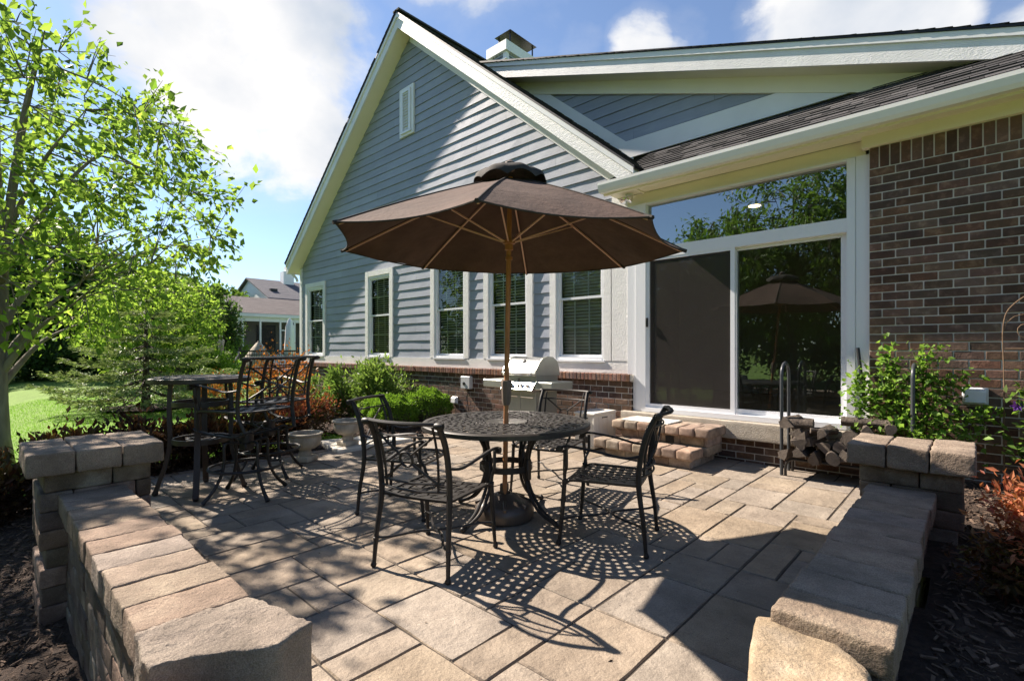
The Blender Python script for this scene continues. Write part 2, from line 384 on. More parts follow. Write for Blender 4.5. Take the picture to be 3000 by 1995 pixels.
M['green1'] = leafmat('green1', (.085,.155,.035), (.185,.27,.075), .5, .35)
M['maple'] = leafmat('maple', (.10,.19,.03), (.30,.43,.09), .6, .35)
M['green2'] = leafmat('green2', (.045,.095,.022), (.10,.17,.045), .45, .35)
M['box'] = leafmat('box', (.11,.215,.025), (.19,.32,.045), .45, .3)
M['vine'] = leafmat('vine', (.12,.235,.035), (.22,.35,.075), .5, .3)
M['spruce'] = leafmat('spruce', (.15,.21,.08), (.28,.35,.16), .25, .35)
M['dark'] = leafmat('dark', (.045,.085,.022), (.085,.15,.035), .35, .4)
M['mid'] = leafmat('mid', (.07,.14,.022), (.15,.24,.045), .45, .35)
M['purple'] = leafmat('purple', (.12,.03,.30), (.18,.06,.42), .4, .2)
M['blade'] = leafmat('blade', (.11,.27,.012), (.19,.38,.02), .45, .3)
M['glass'] = glassmat('glass', (.70,.82,.78), .10)
M['transom'] = glassmat('transom', (.62,.76,.71), .27)
M['winglass'] = glassmat('winglass', (.88,.9,.88), .02)
M['blind'] = mat('blind', (.8,.78,.72), None, rough=.6)
M['interior'] = mat('interior', (.40,.38,.34), (.46,.44,.40), 2, .8)
M['darkroom'] = mat('darkroom', (.05,.045,.04), None, rough=.9)
# ================================================================ GROUND
def sm(a, b, x):
    t = max(0, min(1, (x-a)/(b-a))); return t*t*(3-2*t)
def gh(X, Y):
    z = -.07
    z -= .29*sm(1.3, -.1, Y)*(1-.0*sm(-7, -9, X))
    far = math.hypot(X, Y)
    z -= .12*sm(7, 14, -X)
    z += .05*noise.noise(Vector((X*.12, Y*.12, 0)))*sm(7, 14, far)
    z += 1.2*sm(34, 60, far)
    if Y > 6.05 and X > -13.8: z = min(z, -.1)
    return z
def axis(lo, hi, c, dense, k):
    ts = set(); v = c; st = dense
    while v < hi: ts.add(round(v, 3)); v += st; st *= k
    v = c; st = dense
    while v > lo: ts.add(round(v, 3)); v -= st; st *= k
    return sorted(ts)
xs = axis(-600, 600, -6, .18, 1.045); ys = axis(-600, 600, 2, .18, 1.045)
V = []; F = []
for y in ys:
    for x in xs: V.append((x, y, gh(x, y) if not (-5.85 < x < 3 and .5 < y < 6) else -.12))
nx = len(xs)
for j in range(len(ys)-1):
    for i in range(nx-1): F.append((j*nx+i, j*nx+i+1, (j+1)*nx+i+1, (j+1)*nx+i))
M['lawn'] = mat('lawn', (.115,.205,.024), (.16,.27,.034), 1.6, .95, .5, 120, contrast=(.3,.7), bdist=.015, detail=8, stain=.16, sscale=.45, speckle=.3, spscale=40)
g_ = MB(); g_.V = V; g_.F = F; g_.n = len(V)
lawn = g_.build('lawn', M['lawn'], smooth='all', fix=False); lawn['kind'] = 'structure'

def inpoly(x, y, P):
    c = False; j = len(P)-1
    for i in range(len(P)):
        if (P[i][1] > y) != (P[j][1] > y) and x < (P[j][0]-P[i][0])*(y-P[i][1])/(P[j][1]-P[i][1])+P[i][0]: c = not c
        j = i
    return c
def bed(P, step, lift, hf=gh, name='mulch_bed'):
    x0, x1 = min(p[0] for p in P), max(p[0] for p in P); y0, y1 = min(p[1] for p in P), max(p[1] for p in P)
    ni, nj = int((x1-x0)/step)+1, int((y1-y0)/step)+1; ids = {}; mb = MB(); VV = []; FF = []
    def vt(i, j):
        if (i, j) not in ids:
            x, y = x0+i*step, y0+j*step
            n = noise.noise(Vector((x*4, y*4, 1)))*.022+noise.noise(Vector((x*14, y*14, 5)))*.014
            ids[(i, j)] = len(VV); VV.append((x+noise.noise(Vector((x*3, y*3, 9)))*.03*0, y, hf(x, y)+lift+n))
        return ids[(i, j)]
    for i in range(ni):
        for j in range(nj):
            x, y = x0+(i+.5)*step, y0+(j+.5)*step
            wob = .12*noise.noise(Vector((x*2, y*2, 3)))
            if inpoly(x+wob, y+wob, P): FF.append((vt(i, j), vt(i+1, j), vt(i+1, j+1), vt(i, j+1)))
    mb.V = VV; mb.F = FF; mb.n = len(VV)
    o = mb.build(name, M['mulch'], smooth='all', fix=False); o['kind'] = 'structure'; return o
PA = [(-5.75,-3.5),(-5.75,3.9),(-6.5,3.55),(-6.55,2.5),(-7.0,1.6),(-7.3,-3.5)]
PB = [(-7.3,-3.5),(1.5,-3.5),(1.5,.45),(-5.8,.45),(-7.3,.45)]
PC = [(-5.8,3.6),(-5.8,6.1),(-13.6,6.1),(-13.6,5.0),(-10.2,4.1),(-8.2,3.7),(-6.9,3.9)]
PD = [(-14.9+1.0*cos(a*.628), 2.75+.9*sin(a*.628)) for a in range(10)]
bed(PA, .06, .035); bed(PB, .05, .03); bed(PC, .07, .04); bed(PD, .12, .05)
rh = lambda x, y: .2 if y < 4.1 else .03
bed([(-.2,1.0),(4,1.0),(4,6.1),(-.2,6.1)], .05, .0, lambda x, y: .17-.05*sm(3.9, 4.6, y))
# bark chips lying over the beds
def chips(name, n, P, hf, smin=.004, smax=.026):
    n = int(n*1.7)
    mb = MB(); x0, x1 = min(p[0] for p in P), max(p[0] for p in P); y0, y1 = min(p[1] for p in P), max(p[1] for p in P)
    k = 0
    while k < n:
        x, y = random.uniform(x0, x1), random.uniform(y0, y1)
        if not inpoly(x, y, P): continue
        k += 1; l = random.uniform(smin, smax); w_ = l*random.choice((.1,.16,.25,.4)); t = min(.004, l*.1)
        R = Matrix.Translation((x, y, hf(x, y)+.045+random.uniform(-.015, .02))) @ Matrix.Rotation(random.uniform(0, pi), 4, 'Z') @ Matrix.Rotation(random.gauss(0, .4), 4, 'X') @ Matrix.Rotation(random.gauss(0, .35), 4, 'Y')
        mb.box(-l, l, -w_, w_, -t, t, R)
    o = mb.build(name, M['chips'], fix=False); return tag(o, 'shredded brown bark mulch chips strewn over the planting bed', 'mulch', kind='stuff')
c1_ = chips('bark_mulch', 5500, [(-6.5,-1.2),(-1.0,-1.2),(-1.0,.3),(-6.5,.3)], gh)
c1_['label'] = 'shredded dark bark mulch in the bed below the left seat wall'
c2_ = chips('bark_mulch', 5000, [(-6.9,.4),(-5.95,.4),(-5.95,3.7),(-6.6,3.7)], gh); c2_['label'] = 'brown bark mulch under the red leaved hedge at the patio edge'
c3_ = chips('bark_mulch', 3500, PC, gh, .012, .04); c3_['label'] = 'brown bark mulch in the bed along the house under the green shrubs'
c4_ = chips('bark_mulch', 5000, [(-.12,1.2),(1.6,1.2),(1.6,5.9),(-.12,5.9)], lambda x, y: .14-.05*sm(3.9, 4.6, y)); c4_['label'] = 'dark shaded bark mulch beside the right seat wall'

# ================================================================ PATIO
def IX(i): return -3.10+.1915*i
def JY(j): return .945+.1885*j
I0, I1, J0, J1 = -15, 17, -3, 27
occ = {}; slabs = []
def put(i, j, wi, wj):
    if any((a, b) in occ or not (I0 <= a < I1 and J0 <= b < J1) for a in range(i, i+wi) for b in range(j, j+wj)): return False
    for a in range(i, i+wi):
        for b in range(j, j+wj): occ[(a, b)] = 1
    slabs.append((i, j, wi, wj)); return True
for sfix in ((0,2,3,2),(3,2,2,2),(2,1,2,1),(4,0,2,2),(6,0,1,2),(5,2,3,2),(8,2,1,2),(9,3,2,3),(0,0,2,2),(-2,0,2,3),(-4,0,2,3),(-5,0,1,2),(0,4,1,1),(1,4,2,2),(3,4,1,1),
             (4,4,2,2),(6,4,1,2),(7,4,2,2),(7,0,3,2),(9,9,2,2),(9,11,1,2),(10,11,1,2),(9,13,2,3),(11,11,1,3),(7,6,2,2),(9,6,2,3),(6,8,3,3),(3,6,3,2),(6,6,1,2),
             (7,13,2,3),(7,16,1,2),(8,16,1,2),(9,16,2,2),(8,18,2,3),(10,18,2,2),(6,16,1,3),(5,20,2,2),(11,18,1,2),(-3,3,2,1),(-6,2,1,2),(-5,4,2,2),(-3,4,2,2),(-1,3,1,1),
             (11,6,2,3),(11,9,3,2),(11,3,2,3),(13,3,2,2),(12,11,2,2),(-7,1,1,2),(-8,0,1,1)):
    put(*sfix)
rs = random.Random(5)
sizes = [(3,2),(2,3),(2,2),(3,3),(2,1),(1,2),(3,1),(2,2),(3,2),(2,3)]
for j in range(J0, J1):
    for i in range(I0, I1):
        if (i, j) in occ: continue
        o_ = sizes[:]; rs.shuffle(o_)
        for s_ in o_+[(1,1)]:
            if put(i, j, *s_): break
pv = MB(); rs = random.Random(9)
for (i, j, wi, wj) in slabs:
    x0, x1, y0, y1 = IX(i), IX(i+wi), JY(j), JY(j+wj); jg = .0036
    dz = rs.uniform(-.002, .0025); c = .006
    a = [(x0+jg, y0+jg), (x1-jg, y0+jg), (x1-jg, y1-jg), (x0+jg, y1-jg)]
    # chamfered rim with slightly wavy edges, sunk centre surface
    n = max(2, wi*3); m_ = max(2, wj*3)
    vs = []; fs = []; sd = rs.uniform(0, 99)
    for q in range(m_+3):
        for p in range(n+3):
            def co(t, k, lo, hi):
                if t == 0: return lo
                if t == k+2: return hi
                return lo+c+(hi-lo-2*c)*(t-1)/k
            X, Y = co(p, n, x0+jg, x1-jg), co(q, m_, y0+jg, y1-jg)
            edge = p in (0, n+2) or q in (0, m_+2)
            w1 = noise.noise(Vector((X*7, Y*7, sd)))
            X += noise.noise(Vector((X*11, Y*11, 2)))*.0022; Y += noise.noise(Vector((X*11, Y*11, 7)))*.0022
            vs.append((X, Y, dz+(-.009 if edge else w1*.0035)))
    W_ = n+3
    for q in range(m_+2):
        for p in range(n+2): fs.append((q*W_+p, q*W_+p+1, (q+1)*W_+p+1, (q+1)*W_+p))
    k0 = len(vs); vs += [(x, y, -.03) for x, y in a]; cr_ = [0, n+2, (m_+2)*W_+n+2, (m_+2)*W_]
    for e in range(4): fs.append((cr_[e], k0+e, k0+(e+1) % 4, cr_[(e+1) % 4]))
    pv.add(vs, fs)
patio = pv.build('patio', M['paver'], smooth=True, fix=False); patio['kind'] = 'structure'
jb = MB(); jb.box(-5.98, -.17, .62, 6.0, -.4, -.007); jo = jb.build('patio_base', M['joint']); jo['kind'] = 'structure'
# edging bricks laid end to end along the bed
eb = MB(); y = .80; k = 0
while y < 5.95:
    l = .2; rbox(eb, -6.085, -5.985, y+.003, y+l-.003, -.12, .008+rs.uniform(-.004, .004), .012, .003, 2, k); y += l; k += 1
eo = eb.build('patio_edging', M['stone'], smooth='all'); tag(eo, 'single row of reddish edging pavers between the patio and the mulch bed', 'edging')

# ================================================================ SEAT WALLS AND PILLARS
def courses(mb, x0, x1, y0, y1, z0, z1, h, lx, seed, axis='x'):
    """coursed blocks filling a box; blocks run along the axis"""
    z = z1; k = 0
    while z > z0+.02:
        zb = max(z0, z-h); off = (k % 2)*lx*.5+random.uniform(-.03, .03)
        lo, hi = (x0, x1) if axis == 'x' else (y0, y1)
        t = lo-off
        while t < hi-.01:
            a, b = max(lo, t), min(hi, t+lx*random.uniform(.85, 1.1)); t = b if b > t else t+lx
            if b-a < .03: t = max(t, b+.001); continue
            g = .002; j = random.uniform(-.004, .004)
            if axis == 'x': rbox(mb, a+g, b-g, y0+j, y1+j, zb+g*.5, z-g*.5, .010, .004, 2, seed+k*13+int(t*50))
            else: rbox(mb, x0+j, x1+j, a+g, b-g, zb+g*.5, z-g*.5, .010, .004, 2, seed+k*13+int(t*50))
        z = zb; k += 1
random.seed(21)
p = thing('stone_pillar', 'left square block pillar with six tan cap blocks at the far end of the left seat wall', 'pillar', (-4.09,.48,0), group='pillars ending the seat walls')
O = (-4.09,.48,0)
mb = MB(); courses(mb, -4.35, -3.83, .225, .745, -.4, .575, .107, .30, 3, 'y'); mb.build('body', M['wallstone'], p, smooth='all', org=O)
for i in range(3):
    for j in range(2):
        x1 = -3.765-j*.33; y0 = .165+i*.213
        mb = MB(); rbox(mb, x1-.325, x1, y0+.003, y0+.209, .575, .70+random.uniform(-.004, .004), .011, .004, 5, 40+i*2+j)
        mb.build('cap_block', M['stone'], p, smooth='all', org=O)
w1 = thing('seat_wall', 'left low seat wall of grey blocks with sunlit tan coping running towards the camera', 'wall', (-2.8,.465,0), group='low seat walls around the patio'); O = (-2.8,.465,0)
mb = MB(); courses(mb, -3.82, -1.66, .34, .60, -.45, .33, .105, .30, 50, 'x'); mb.build('wall', M['wallstone'], w1, smooth='all', org=O)
X = -3.825; k = 0
cop = MB()
while X < -1.80:
    wd = .2035+random.uniform(-.006, .006); e = X+wd
    rbox(cop, X+.003, e-.003, .308+random.uniform(-.005, .005), .622+random.uniform(-.010, .010), .345, .452+random.uniform(-.002, .002), .008, .0045, 6, 60+k); X = e; k += 1
cop.build('coping', M['stone'], w1, smooth='all', org=O)
mb = MB(); xs_ = X+.003
rbox(mb, xs_, -1.45, .30, .66, .20, .455, .010, .010, 8, 91, poly=[(xs_,.305),(-1.565,.30),(-1.52,.70),(xs_,.615)])
# angled outer flank of the corner stone
vs_ = mb.V[:]
mb.V = [(x + max(0, (x+1.60))*0 + (.12*max(0, 1-abs(y-.56)/.2) if x > -1.60 else 0)*min(1, (x+1.62)/.05 if x > -1.62 else 0), y, z) for (x, y, z) in vs_]
mb.build('corner_stone', M['stone'], w1, smooth='all', org=O)
mb = MB(); rbox(mb, -1.56, -1.24, .06, .34, .10, .425, .02, .008, 5, 95, poly=[(-1.57,-.04),(-1.22,.04),(-1.30,.40),(-1.50,.36)])
mb.build('corner_stone', M['stone'], w1, smooth='all', org=O)

p2_ = thing('stone_pillar', 'right square block pillar with tan cap blocks standing beside the firewood rack', 'pillar', (-.28,3.98,0), group='pillars ending the seat walls'); O = (-.28,3.98,0)
mb = MB(); courses(mb, -.525, -.035, 3.775, 4.185, -.3, .57, .107, .30, 103, 'x'); mb.build('body', M['wallstone'], p2_, smooth='all', org=O)
for i in range(3):
    for j in range(2):
        x0 = -.585+i*.201; y0 = 3.715+j*.262
        mb = MB(); rbox(mb, x0+.003, x0+.198, y0, y0+.258, .57, .70+random.uniform(-.005, .005), .011, .0045, 5, 140+i*2+j)
        mb.build('cap_block', M['stone'], p2_, smooth='all', org=O)
w2 = thing('seat_wall', 'right low seat wall with shaded grey brown coping running towards the camera', 'wall', (-.31,2.8,0), group='low seat walls around the patio'); O = (-.31,2.8,0)
mb = MB(); courses(mb, -.44, -.19, 1.72, 3.77, -.3, .33, .105, .30, 150, 'y'); mb.build('wall', M['wallstone'], w2, smooth='all', org=O)
Y = 3.77; k = 0; cop = MB()
while Y > 1.80:
    wd = .203+random.uniform(-.008, .008); e = Y-wd
    rbox(cop, -.473+random.uniform(-.012, .012), -.158+random.uniform(-.005, .005), e+.003, Y-.003, .345, .452+random.uniform(-.002, .002), .010, .005, 6, 160+k); Y = e; k += 1
cop.build('coping', M['stone'], w2, smooth='all', org=O)
mb = MB(); rbox(mb, -.55, -.2, 1.4, 1.80, .12, .405, .02, .009, 6, 191, poly=[(-.42,1.30),(-.16,1.40),(-.20,1.66),(-.535,1.76)])
mb.V = [(x, y+(.10*max(0, 1-abs(x+.37)/.17) if y > 1.6 else 0), z) for (x, y, z) in mb.V]
mb.build('corner_stone', M['yellowstone'], w2, smooth='all', org=O)

# ================================================================ STEPS
st = thing('block_steps', 'two tumbled orange tan block steps below the sliding door', 'steps', (-2.75,5.5,0)); O = (-2.75,5.5,0)
mb = MB(); courses(mb, -3.30, -2.19, 5.17, 5.86, 0, .10, .10, .26, 200, 'x'); courses(mb, -3.22, -2.13, 5.45, 5.87, .10, .31, .105, .26, 230, 'x'); mb.build('riser', M['stepstone'], st, smooth='all', org=O)
for (xa, xb, ya, yb, za, zb, nm) in ((-3.40,-2.165,5.10,5.43,.10,.205,'lower_tread'), (-3.31,-2.085,5.38,5.70,.31,.412,'upper_tread')):
    n = 7; mb = MB()
    for i in range(n):
        a = xa+(xb-xa)*i/n; b = xa+(xb-xa)*(i+1)/n
        rbox(mb, a+.003, b-.003, ya+random.uniform(-.008, .008), yb, za, zb+random.uniform(-.003, .003), .02, .005, 4, 250+i)
    if nm == 'upper_tread':
        for i in range(5):
            a = xa+(xb-xa)*i/5; b = xa+(xb-xa)*(i+1)/5; rbox(mb, a+.003, b-.003, 5.705, 5.875, za, zb-.002, .014, .004, 3, 270+i)
    mb.build(nm, M['stepstone'], st, smooth='all', org=O)
mb = MB(); mb.box(-2.62, -2.52, 5.438, 5.448, .215, .285)
for i in range(5): mb.box(-2.612, -2.528, 5.433, 5.438, .222+i*.012, .227+i*.012)
mb.build('step_light', M['black'], st, org=O)
# rug on the top step
mb = MB(); nn = 34
V = []; F = []
for j in range(19):
    for i in range(nn+1):
        x = -3.19+.60*i/nn; y = 5.43+.38*j/18; V.append((x, y, .4235+.004*abs(sin(j*pi/2))+.0015*sin(i*1.7)))
for j in range(18):
    for i in range(nn): F.append((j*(nn+1)+i, j*(nn+1)+i+1, (j+1)*(nn+1)+i+1, (j+1)*(nn+1)+i))
mb.add(V, F); mb.cham(-3.20, -2.58, 5.42, 5.82, .413, .424, .004)
o = mb.build('door_mat', M['mat_rug'], fix=False, org=(-2.89,5.62,.413)); o.location = (-2.89,5.62,.413)
tag(o, 'pale ribbed rug lying on the top step', 'door mat')

# ================================================================ HOUSE
HO = (-8.44, 6.0, 0)
house = thing('house', 'grey sided brick house with steep gable and sliding patio door', 'house', HO)
def hp(mb, name, m, parent=None, **k): return mb.build(name, m, parent or house, org=HO, **k)
PX, PZ, SL = -8.44, 8.0, .836
WIN = [(-13.22,-12.11),(-10.17,-9.07),(-7.77,-6.66),(-6.27,-5.14),(-4.79,-3.70)]
CW = .115
OPEN = [(a+CW, b-CW) for a, b in WIN]; OZ0, OZ1 = 1.13, 2.93
# sheathing behind the siding, with the window openings left out
mb = MB(); cur = -13.52
for a, b in OPEN+[(-3.36, None)]:
    mb.box(cur, a, 6.06, 6.2, .85, 3.1)
    if b is None: break
    mb.box(a, b, 6.06, 6.2, .85, OZ0); mb.box(a, b, 6.06, 6.2, OZ1, 3.1); cur = b
mb.prismY([(-13.52,3.1),(-3.36,3.1),(-3.36,3.5),(PX,7.72),(-13.52,3.5)], 6.06, 6.2)
mb.box(-13.52, -13.4, 6.2, 14, 0, 3.5)
hp(mb, 'gable_wall', M['darkroom'])
P_ = .1755
def siding(z0, z1, xr, yf, cuts, seed=0):
    mb = MB(); rr = random.Random(seed); z = z0; row = 0
    while z < z1-.01:
        zt = min(z+P_, z1)
        lo0, hi0 = xr(z); lo1, hi1 = xr(zt)
        if hi0-lo0 < .02: break
        iv = [(lo0, hi0)]
        for (a, b, ca, cb) in cuts:
            if z < cb-.01 and zt > ca+.01:
                nv = []
                for (s, t) in iv:
                    if b <= s or a >= t: nv.append((s, t)); continue
                    if a > s: nv.append((s, a))
                    if b < t: nv.append((b, t))
                iv = nv
        for (s, t) in iv:
            x = s; 
            nxt = s+rr.uniform(.8, 3.6)
            while x < t-1e-6:
                e = min(t, nxt); 
                if t-e < .25: e = t
                nxt = e+3.6
                n = max(1, int((e-x)/.22)); vs = []
                for i in range(n+1):
                    u = x+(e-x)*i/n
                    ut = u
                    if hi1 > lo1: ut = min(max(u, lo1), hi1)
                    else: ut = (lo1+hi1)/2
                    wv = noise.noise(Vector((u*1.3, z*7, seed)))*.0065+noise.noise(Vector((u*4, z*5, seed+3)))*.0018
                    vs += [(u, yf+.016, z+.002), (u, yf-.004-wv, z), (ut, yf+.012, zt)]
                g = .0035
                vs[0] = (vs[0][0]+g, *vs[0][1:]); vs[1] = (vs[1][0]+g, *vs[1][1:]); 
                fs = []
                for i in range(n):
                    a = i*3; b = a+3; fs += [(a, b, b+1, a+1), (a+1, b+1, b+2, a+2)]
                mb.add(vs, fs); x = e
        z = zt; row += 1
    return mb
def xr_main(z):
    if z < 3.42: return (-13.52, -3.40)
    h = (7.76-z)/SL; return (max(-13.52, PX-h), min(PX+h, -3.3))
cuts = [(a-.03, b+.03, 1.1, 3.0) for a, b in OPEN]
hp(siding(1.12, 7.72, xr_main, 6.03, cuts, 1), 'siding', M['siding'], fix=False)
# bands and boards
mb = MB(); mb.box(-13.55, -3.43, 6.005, 6.06, .955, 1.125); hp(mb, 'trim_band', M['rough_trim'])
mb = MB(); mb.box(-13.57, -13.45, 6.0, 6.06, 1.125, 3.5); hp(mb, 'corner_board', M['trim'])
mb = MB(); mb.box(-3.685, -3.43, 6.0, 6.06, 1.127, 3.45); hp(mb, 'corner_board', M['vtrim'])
# brick base
def bricks(mb, x0, x1, z0, z1, yf, rowh=.081, bl=.203, dep=.05, seed=1, top_off=0):
    rr = random.Random(seed); nrow = int(round((z1-z0)/rowh)); rowh = (z1-z0)/nrow
    for r in range(nrow):
        t = x0-(bl/2 if r % 2 else 0)+top_off
        while t < x1:
            a, b = max(x0, t), min(x1, t+bl)
            if b-a > .03:
                j = rr.uniform(-.002, .003); mb.cham(a+.005, b-.005, yf+j, yf+dep, z0+r*rowh+.005, z0+(r+1)*rowh-.005, .004)
            t += bl
mb = MB(); bricks(mb, -13.55, -3.34, -.12, .855, 5.95, seed=2); hp(mb, 'brick_base', M['brick'])
mb = MB(); mb.box(-13.54, -3.345, 5.957, 6.06, -.12, .86); mb.box(-13.56, -3.335, 5.915, 6.05, .865, .945); hp(mb, 'mortar_joints', M['mortar'])
mb = MB(); x = -13.58
while x < -3.36:
    mb.cham(x+.004, x+.061, 5.905+random.uniform(-.003, .003), 6.03, .855, .952+random.uniform(-.002, .002), .006); x += .066
hp(mb, 'brick_cap', M['capbrick'])
# windows
for wi, (a, b) in enumerate(OPEN):
    A, B = WIN[wi]
    wn = MB(); 
    wn.box(a, a+.045, 6.02, 6.10, OZ0, OZ1); wn.box(b-.045, b, 6.02, 6.10, OZ0, OZ1)
    wn.box(a+.045, b-.045, 6.02, 6.10, OZ1-.05, OZ1); wn.box(a+.045, b-.045, 6.01, 6.10, OZ0, OZ0+.045)
    W = hp(wn, 'window', M['vinyl'])
    c = MB(); c.box(A, a, 6.0, 6.055, 1.127, 3.05); c.box(b, B, 6.0, 6.055, 1.127, 3.05); c.box(a, b, 6.002, 6.055, OZ1+.002, 3.05); hp(c, 'casing', M['vtrim'], W)
    c = MB(); c.box(a-.02, b+.02, 5.985, 6.02, OZ0-.025, OZ0+.004); hp(c, 'sill', M['vinyl'], W)
    i0, i1 = a+.045, b-.045; zm = 2.03
    c = MB()
    for (z0, z1, y) in ((zm, OZ1-.05, 6.045), (OZ0+.045, zm+.035, 6.068)):
        c.box(i0, i0+.032, y, y+.024, z0, z1); c.box(i1-.032, i1, y, y+.024, z0, z1); c.box(i0+.032, i1-.032, y, y+.024, z0, z0+.035); c.box(i0+.032, i1-.032, y, y+.024, z1-.035, z1)
    hp(c, 'sash', M['vinyl'], W)
    c = MB()
    for (z0, z1, y) in ((zm, OZ1-.05, 6.058), (OZ0+.045, zm+.035, 6.082)):
        c.add([(i0+.03, y, z0+.03), (i1-.03, y, z0+.03), (i1-.03, y, z1-.03), (i0+.03, y, z1-.03)], [(0,1,2,3)])
    hp(c, 'pane', M['winglass'], W, fix=False)
    c = MB()
    for (z0, z1, y) in ((zm, OZ1-.05, 6.062), (OZ0+.045, zm+.035, 6.086)):
        for f in (1/3, 2/3): x = i0+(i1-i0)*f; c.box(x-.010, x+.010, y, y+.006, z0+.03, z1-.03)
        z = (z0+z1)/2; c.box(i0+.03, i1-.03, y+.0005, y+.0055, z-.010, z+.010)
    hp(c, 'muntins', M['vinyl'], W)
    c = MB(); z = OZ0+.08
    while z < OZ1-.06:
        c.add([(i0+.01, 6.135, z-.012), (i1-.01, 6.135, z-.012), (i1-.01, 6.16, z+.012), (i0+.01, 6.16, z+.012)], [(0,1,2,3)]); z += .048
    hp(c, 'blind', M['blind'], W, fix=False)
    c = MB(); c.box(a, b, 6.21, 6.23, OZ0, OZ1); hp(c, 'dark_interior', M['darkroom'], W)
# gable louvre
v = MB(); v.box(-8.80, -8.31, 5.995, 6.03, 5.70, 6.70); V_ = hp(v, 'gable_vent', M['trim'])
v = MB(); v.box(-8.71, -8.655, 5.97, 5.995, 5.79, 6.64); v.box(-8.455, -8.40, 5.97, 5.995, 5.79, 6.64); v.box(-8.655, -8.455, 5.97, 5.995, 6.59, 6.64); v.box(-8.73, -8.38, 5.965, 5.995, 5.75, 5.80)
z = 5.82
while z < 6.57:
    v.add([(-8.655, 5.972, z), (-8.455, 5.972, z), (-8.455, 5.993, z+.04), (-8.655, 5.993, z+.04)], [(0,1,2,3)]); z += .06
hp(v, 'louvre', M['vinyl'], V_)
# main rakes: right and left, fascia, soffit, roof
for sgn in (1, -1):
    e = 5.24
    def q(dx, dz): return (PX+sgn*dx, PZ-SL*dx+dz)
    f = MB(); pts = [q(0, 0), q(e, 0), q(e, -.27), q(0, -.27)]; f.prismY(pts if sgn > 0 else pts[::-1], 5.70, 5.735)
    hp(f, 'rake_fascia', M['rough_trim'])
    f = MB(); pts = [q(0, .015), q(e+.03, .015), q(e+.03, -.065), q(0, -.065)]; f.prismY(pts if sgn > 0 else pts[::-1], 5.675, 5.70)
    hp(f, 'rake_trim', M['trim'])
    f = MB(); pts = [q(0, -.23), q(e, -.23), q(e, -.25), q(0, -.25)]; f.prismY(pts if sgn > 0 else pts[::-1], 5.735, 6.058)
    f.box(PX+sgn*e-.01 if sgn > 0 else PX-e-.02, PX+e+.02 if sgn > 0 else PX-e+.01, 5.70, 14, PZ-SL*e-.27, PZ-SL*e+.0)
    hp(f, 'soffit', M['soffit'])
    f = MB(); pts = [q(0, -.25), q(4.98, -.25), q(4.98, -.42), q(0, -.42)]; f.prismY(pts if sgn > 0 else pts[::-1], 6.0, 6.03)
    if sgn > 0: hp(f, 'rake_frieze', M['trim'])
    f = MB(); pts = [q(0, .05), q(e+.05, .05), q(e+.05, .017), q(0, .017)]; f.prismY(pts if sgn > 0 else pts[::-1], 5.665, 14)
    hp(f, 'roof_deck', M['black'])
def shingles(mb, o, u, v, ulen, vlen, seed, exp=.14, th=.007):
    o, u, v = Vector(o), Vector(u).normalized(), Vector(v).normalized(); n = u.cross(v).normalized()
    if n.z < 0: n = -n
    rr = random.Random(seed); k = 0; s = 0
    while s < vlen:
        t = -rr.uniform(0, .2)
        while t < ulen:
            w_ = rr.uniform(.16, .42); a, b = max(0, t), min(ulen, t+w_-.004)
            if b-a > .02:
                th_ = th*(1 if rr.random() < .5 else 1.9); p0 = o+u*a+v*s; p1 = o+u*b+v*s
                top = min(s+exp+.03, vlen+.02)-s
                mb.add([p0+n*.004, p1+n*.004, p1+n*(.004+th_), p0+n*(.004+th_), p0+v*top+n*.003, p1+v*top+n*.003], [(0,1,2,3),(3,2,5,4)])
            t += w_
        s += exp; k += 1
mb = MB(); Lr = 5.3*sqrt(1+SL*SL)
shingles(mb, (PX+5.3, 5.65, PZ-SL*5.3+.05), (0,1,0), (-1,0,SL), 5.0, Lr, 4)
shingles(mb, (PX-5.3, 5.65, PZ-SL*5.3+.05), (0,1,0), (1,0,SL), 1.2, Lr, 5)
mb.box(PX-.1, PX+.1, 5.66, 14, PZ+.04, PZ+.075)
hp(mb, 'roof_shingles', M['shingle'], fix=False)
# upper wall behind the porch roof
def zt_(x): return 6.855-.347*(x+7.1)
mb = MB(); mb.prismY([(-7.6,4.2),(.22,4.2),(-7.6,zt_(-7.6)-.12)], 7.03, 7.1); hp(mb, 'upper_wall', M['darkroom'])
def xr_up(z): return (-7.4, min(-.3, -7.1+(6.855-.30-z)/.347))
hp(siding(4.42, 6.5, xr_up, 7.0, [], 8), 'upper_siding', M['siding'], fix=False)
def yq(pts, y0, y1, name, m): f = MB(); f.prismY(pts, y0, y1); return hp(f, name, m)
yq([(-6.62, PZ-SL*1.82+.02), (-3.9, PZ-SL*4.54+.02), (-3.9, PZ-SL*4.54+.27), (-6.62, PZ-SL*1.82+.27)], 6.97, 7.0, 'apron_trim', M['trim'])
yq([(-4.15,4.30),(-.50,4.30),(-1.31,4.575),(-4.15,4.575)], 6.965, 6.995, 'apron_trim', M['trim'])
yq([(-7.3, zt_(-7.3)-.25), (-7.3, zt_(-7.3)-.46), (2.2, zt_(2.2)-.46), (2.2, zt_(2.2)-.25)], 6.955, 6.998, 'upper_frieze', M['soffit'])
yq([(-7.35, zt_(-7.35)), (-7.35, zt_(-7.35)-.27), (2.4, zt_(2.4)-.27), (2.4, zt_(2.4))], 6.63, 6.665, 'upper_fascia', M['rough_trim'])
yq([(-7.3, zt_(-7.3)+.012), (-7.3, zt_(-7.3)-.065), (2.4, zt_(2.4)-.065), (2.4, zt_(2.4)+.012)], 6.605, 6.63, 'upper_rake_trim', M['trim'])
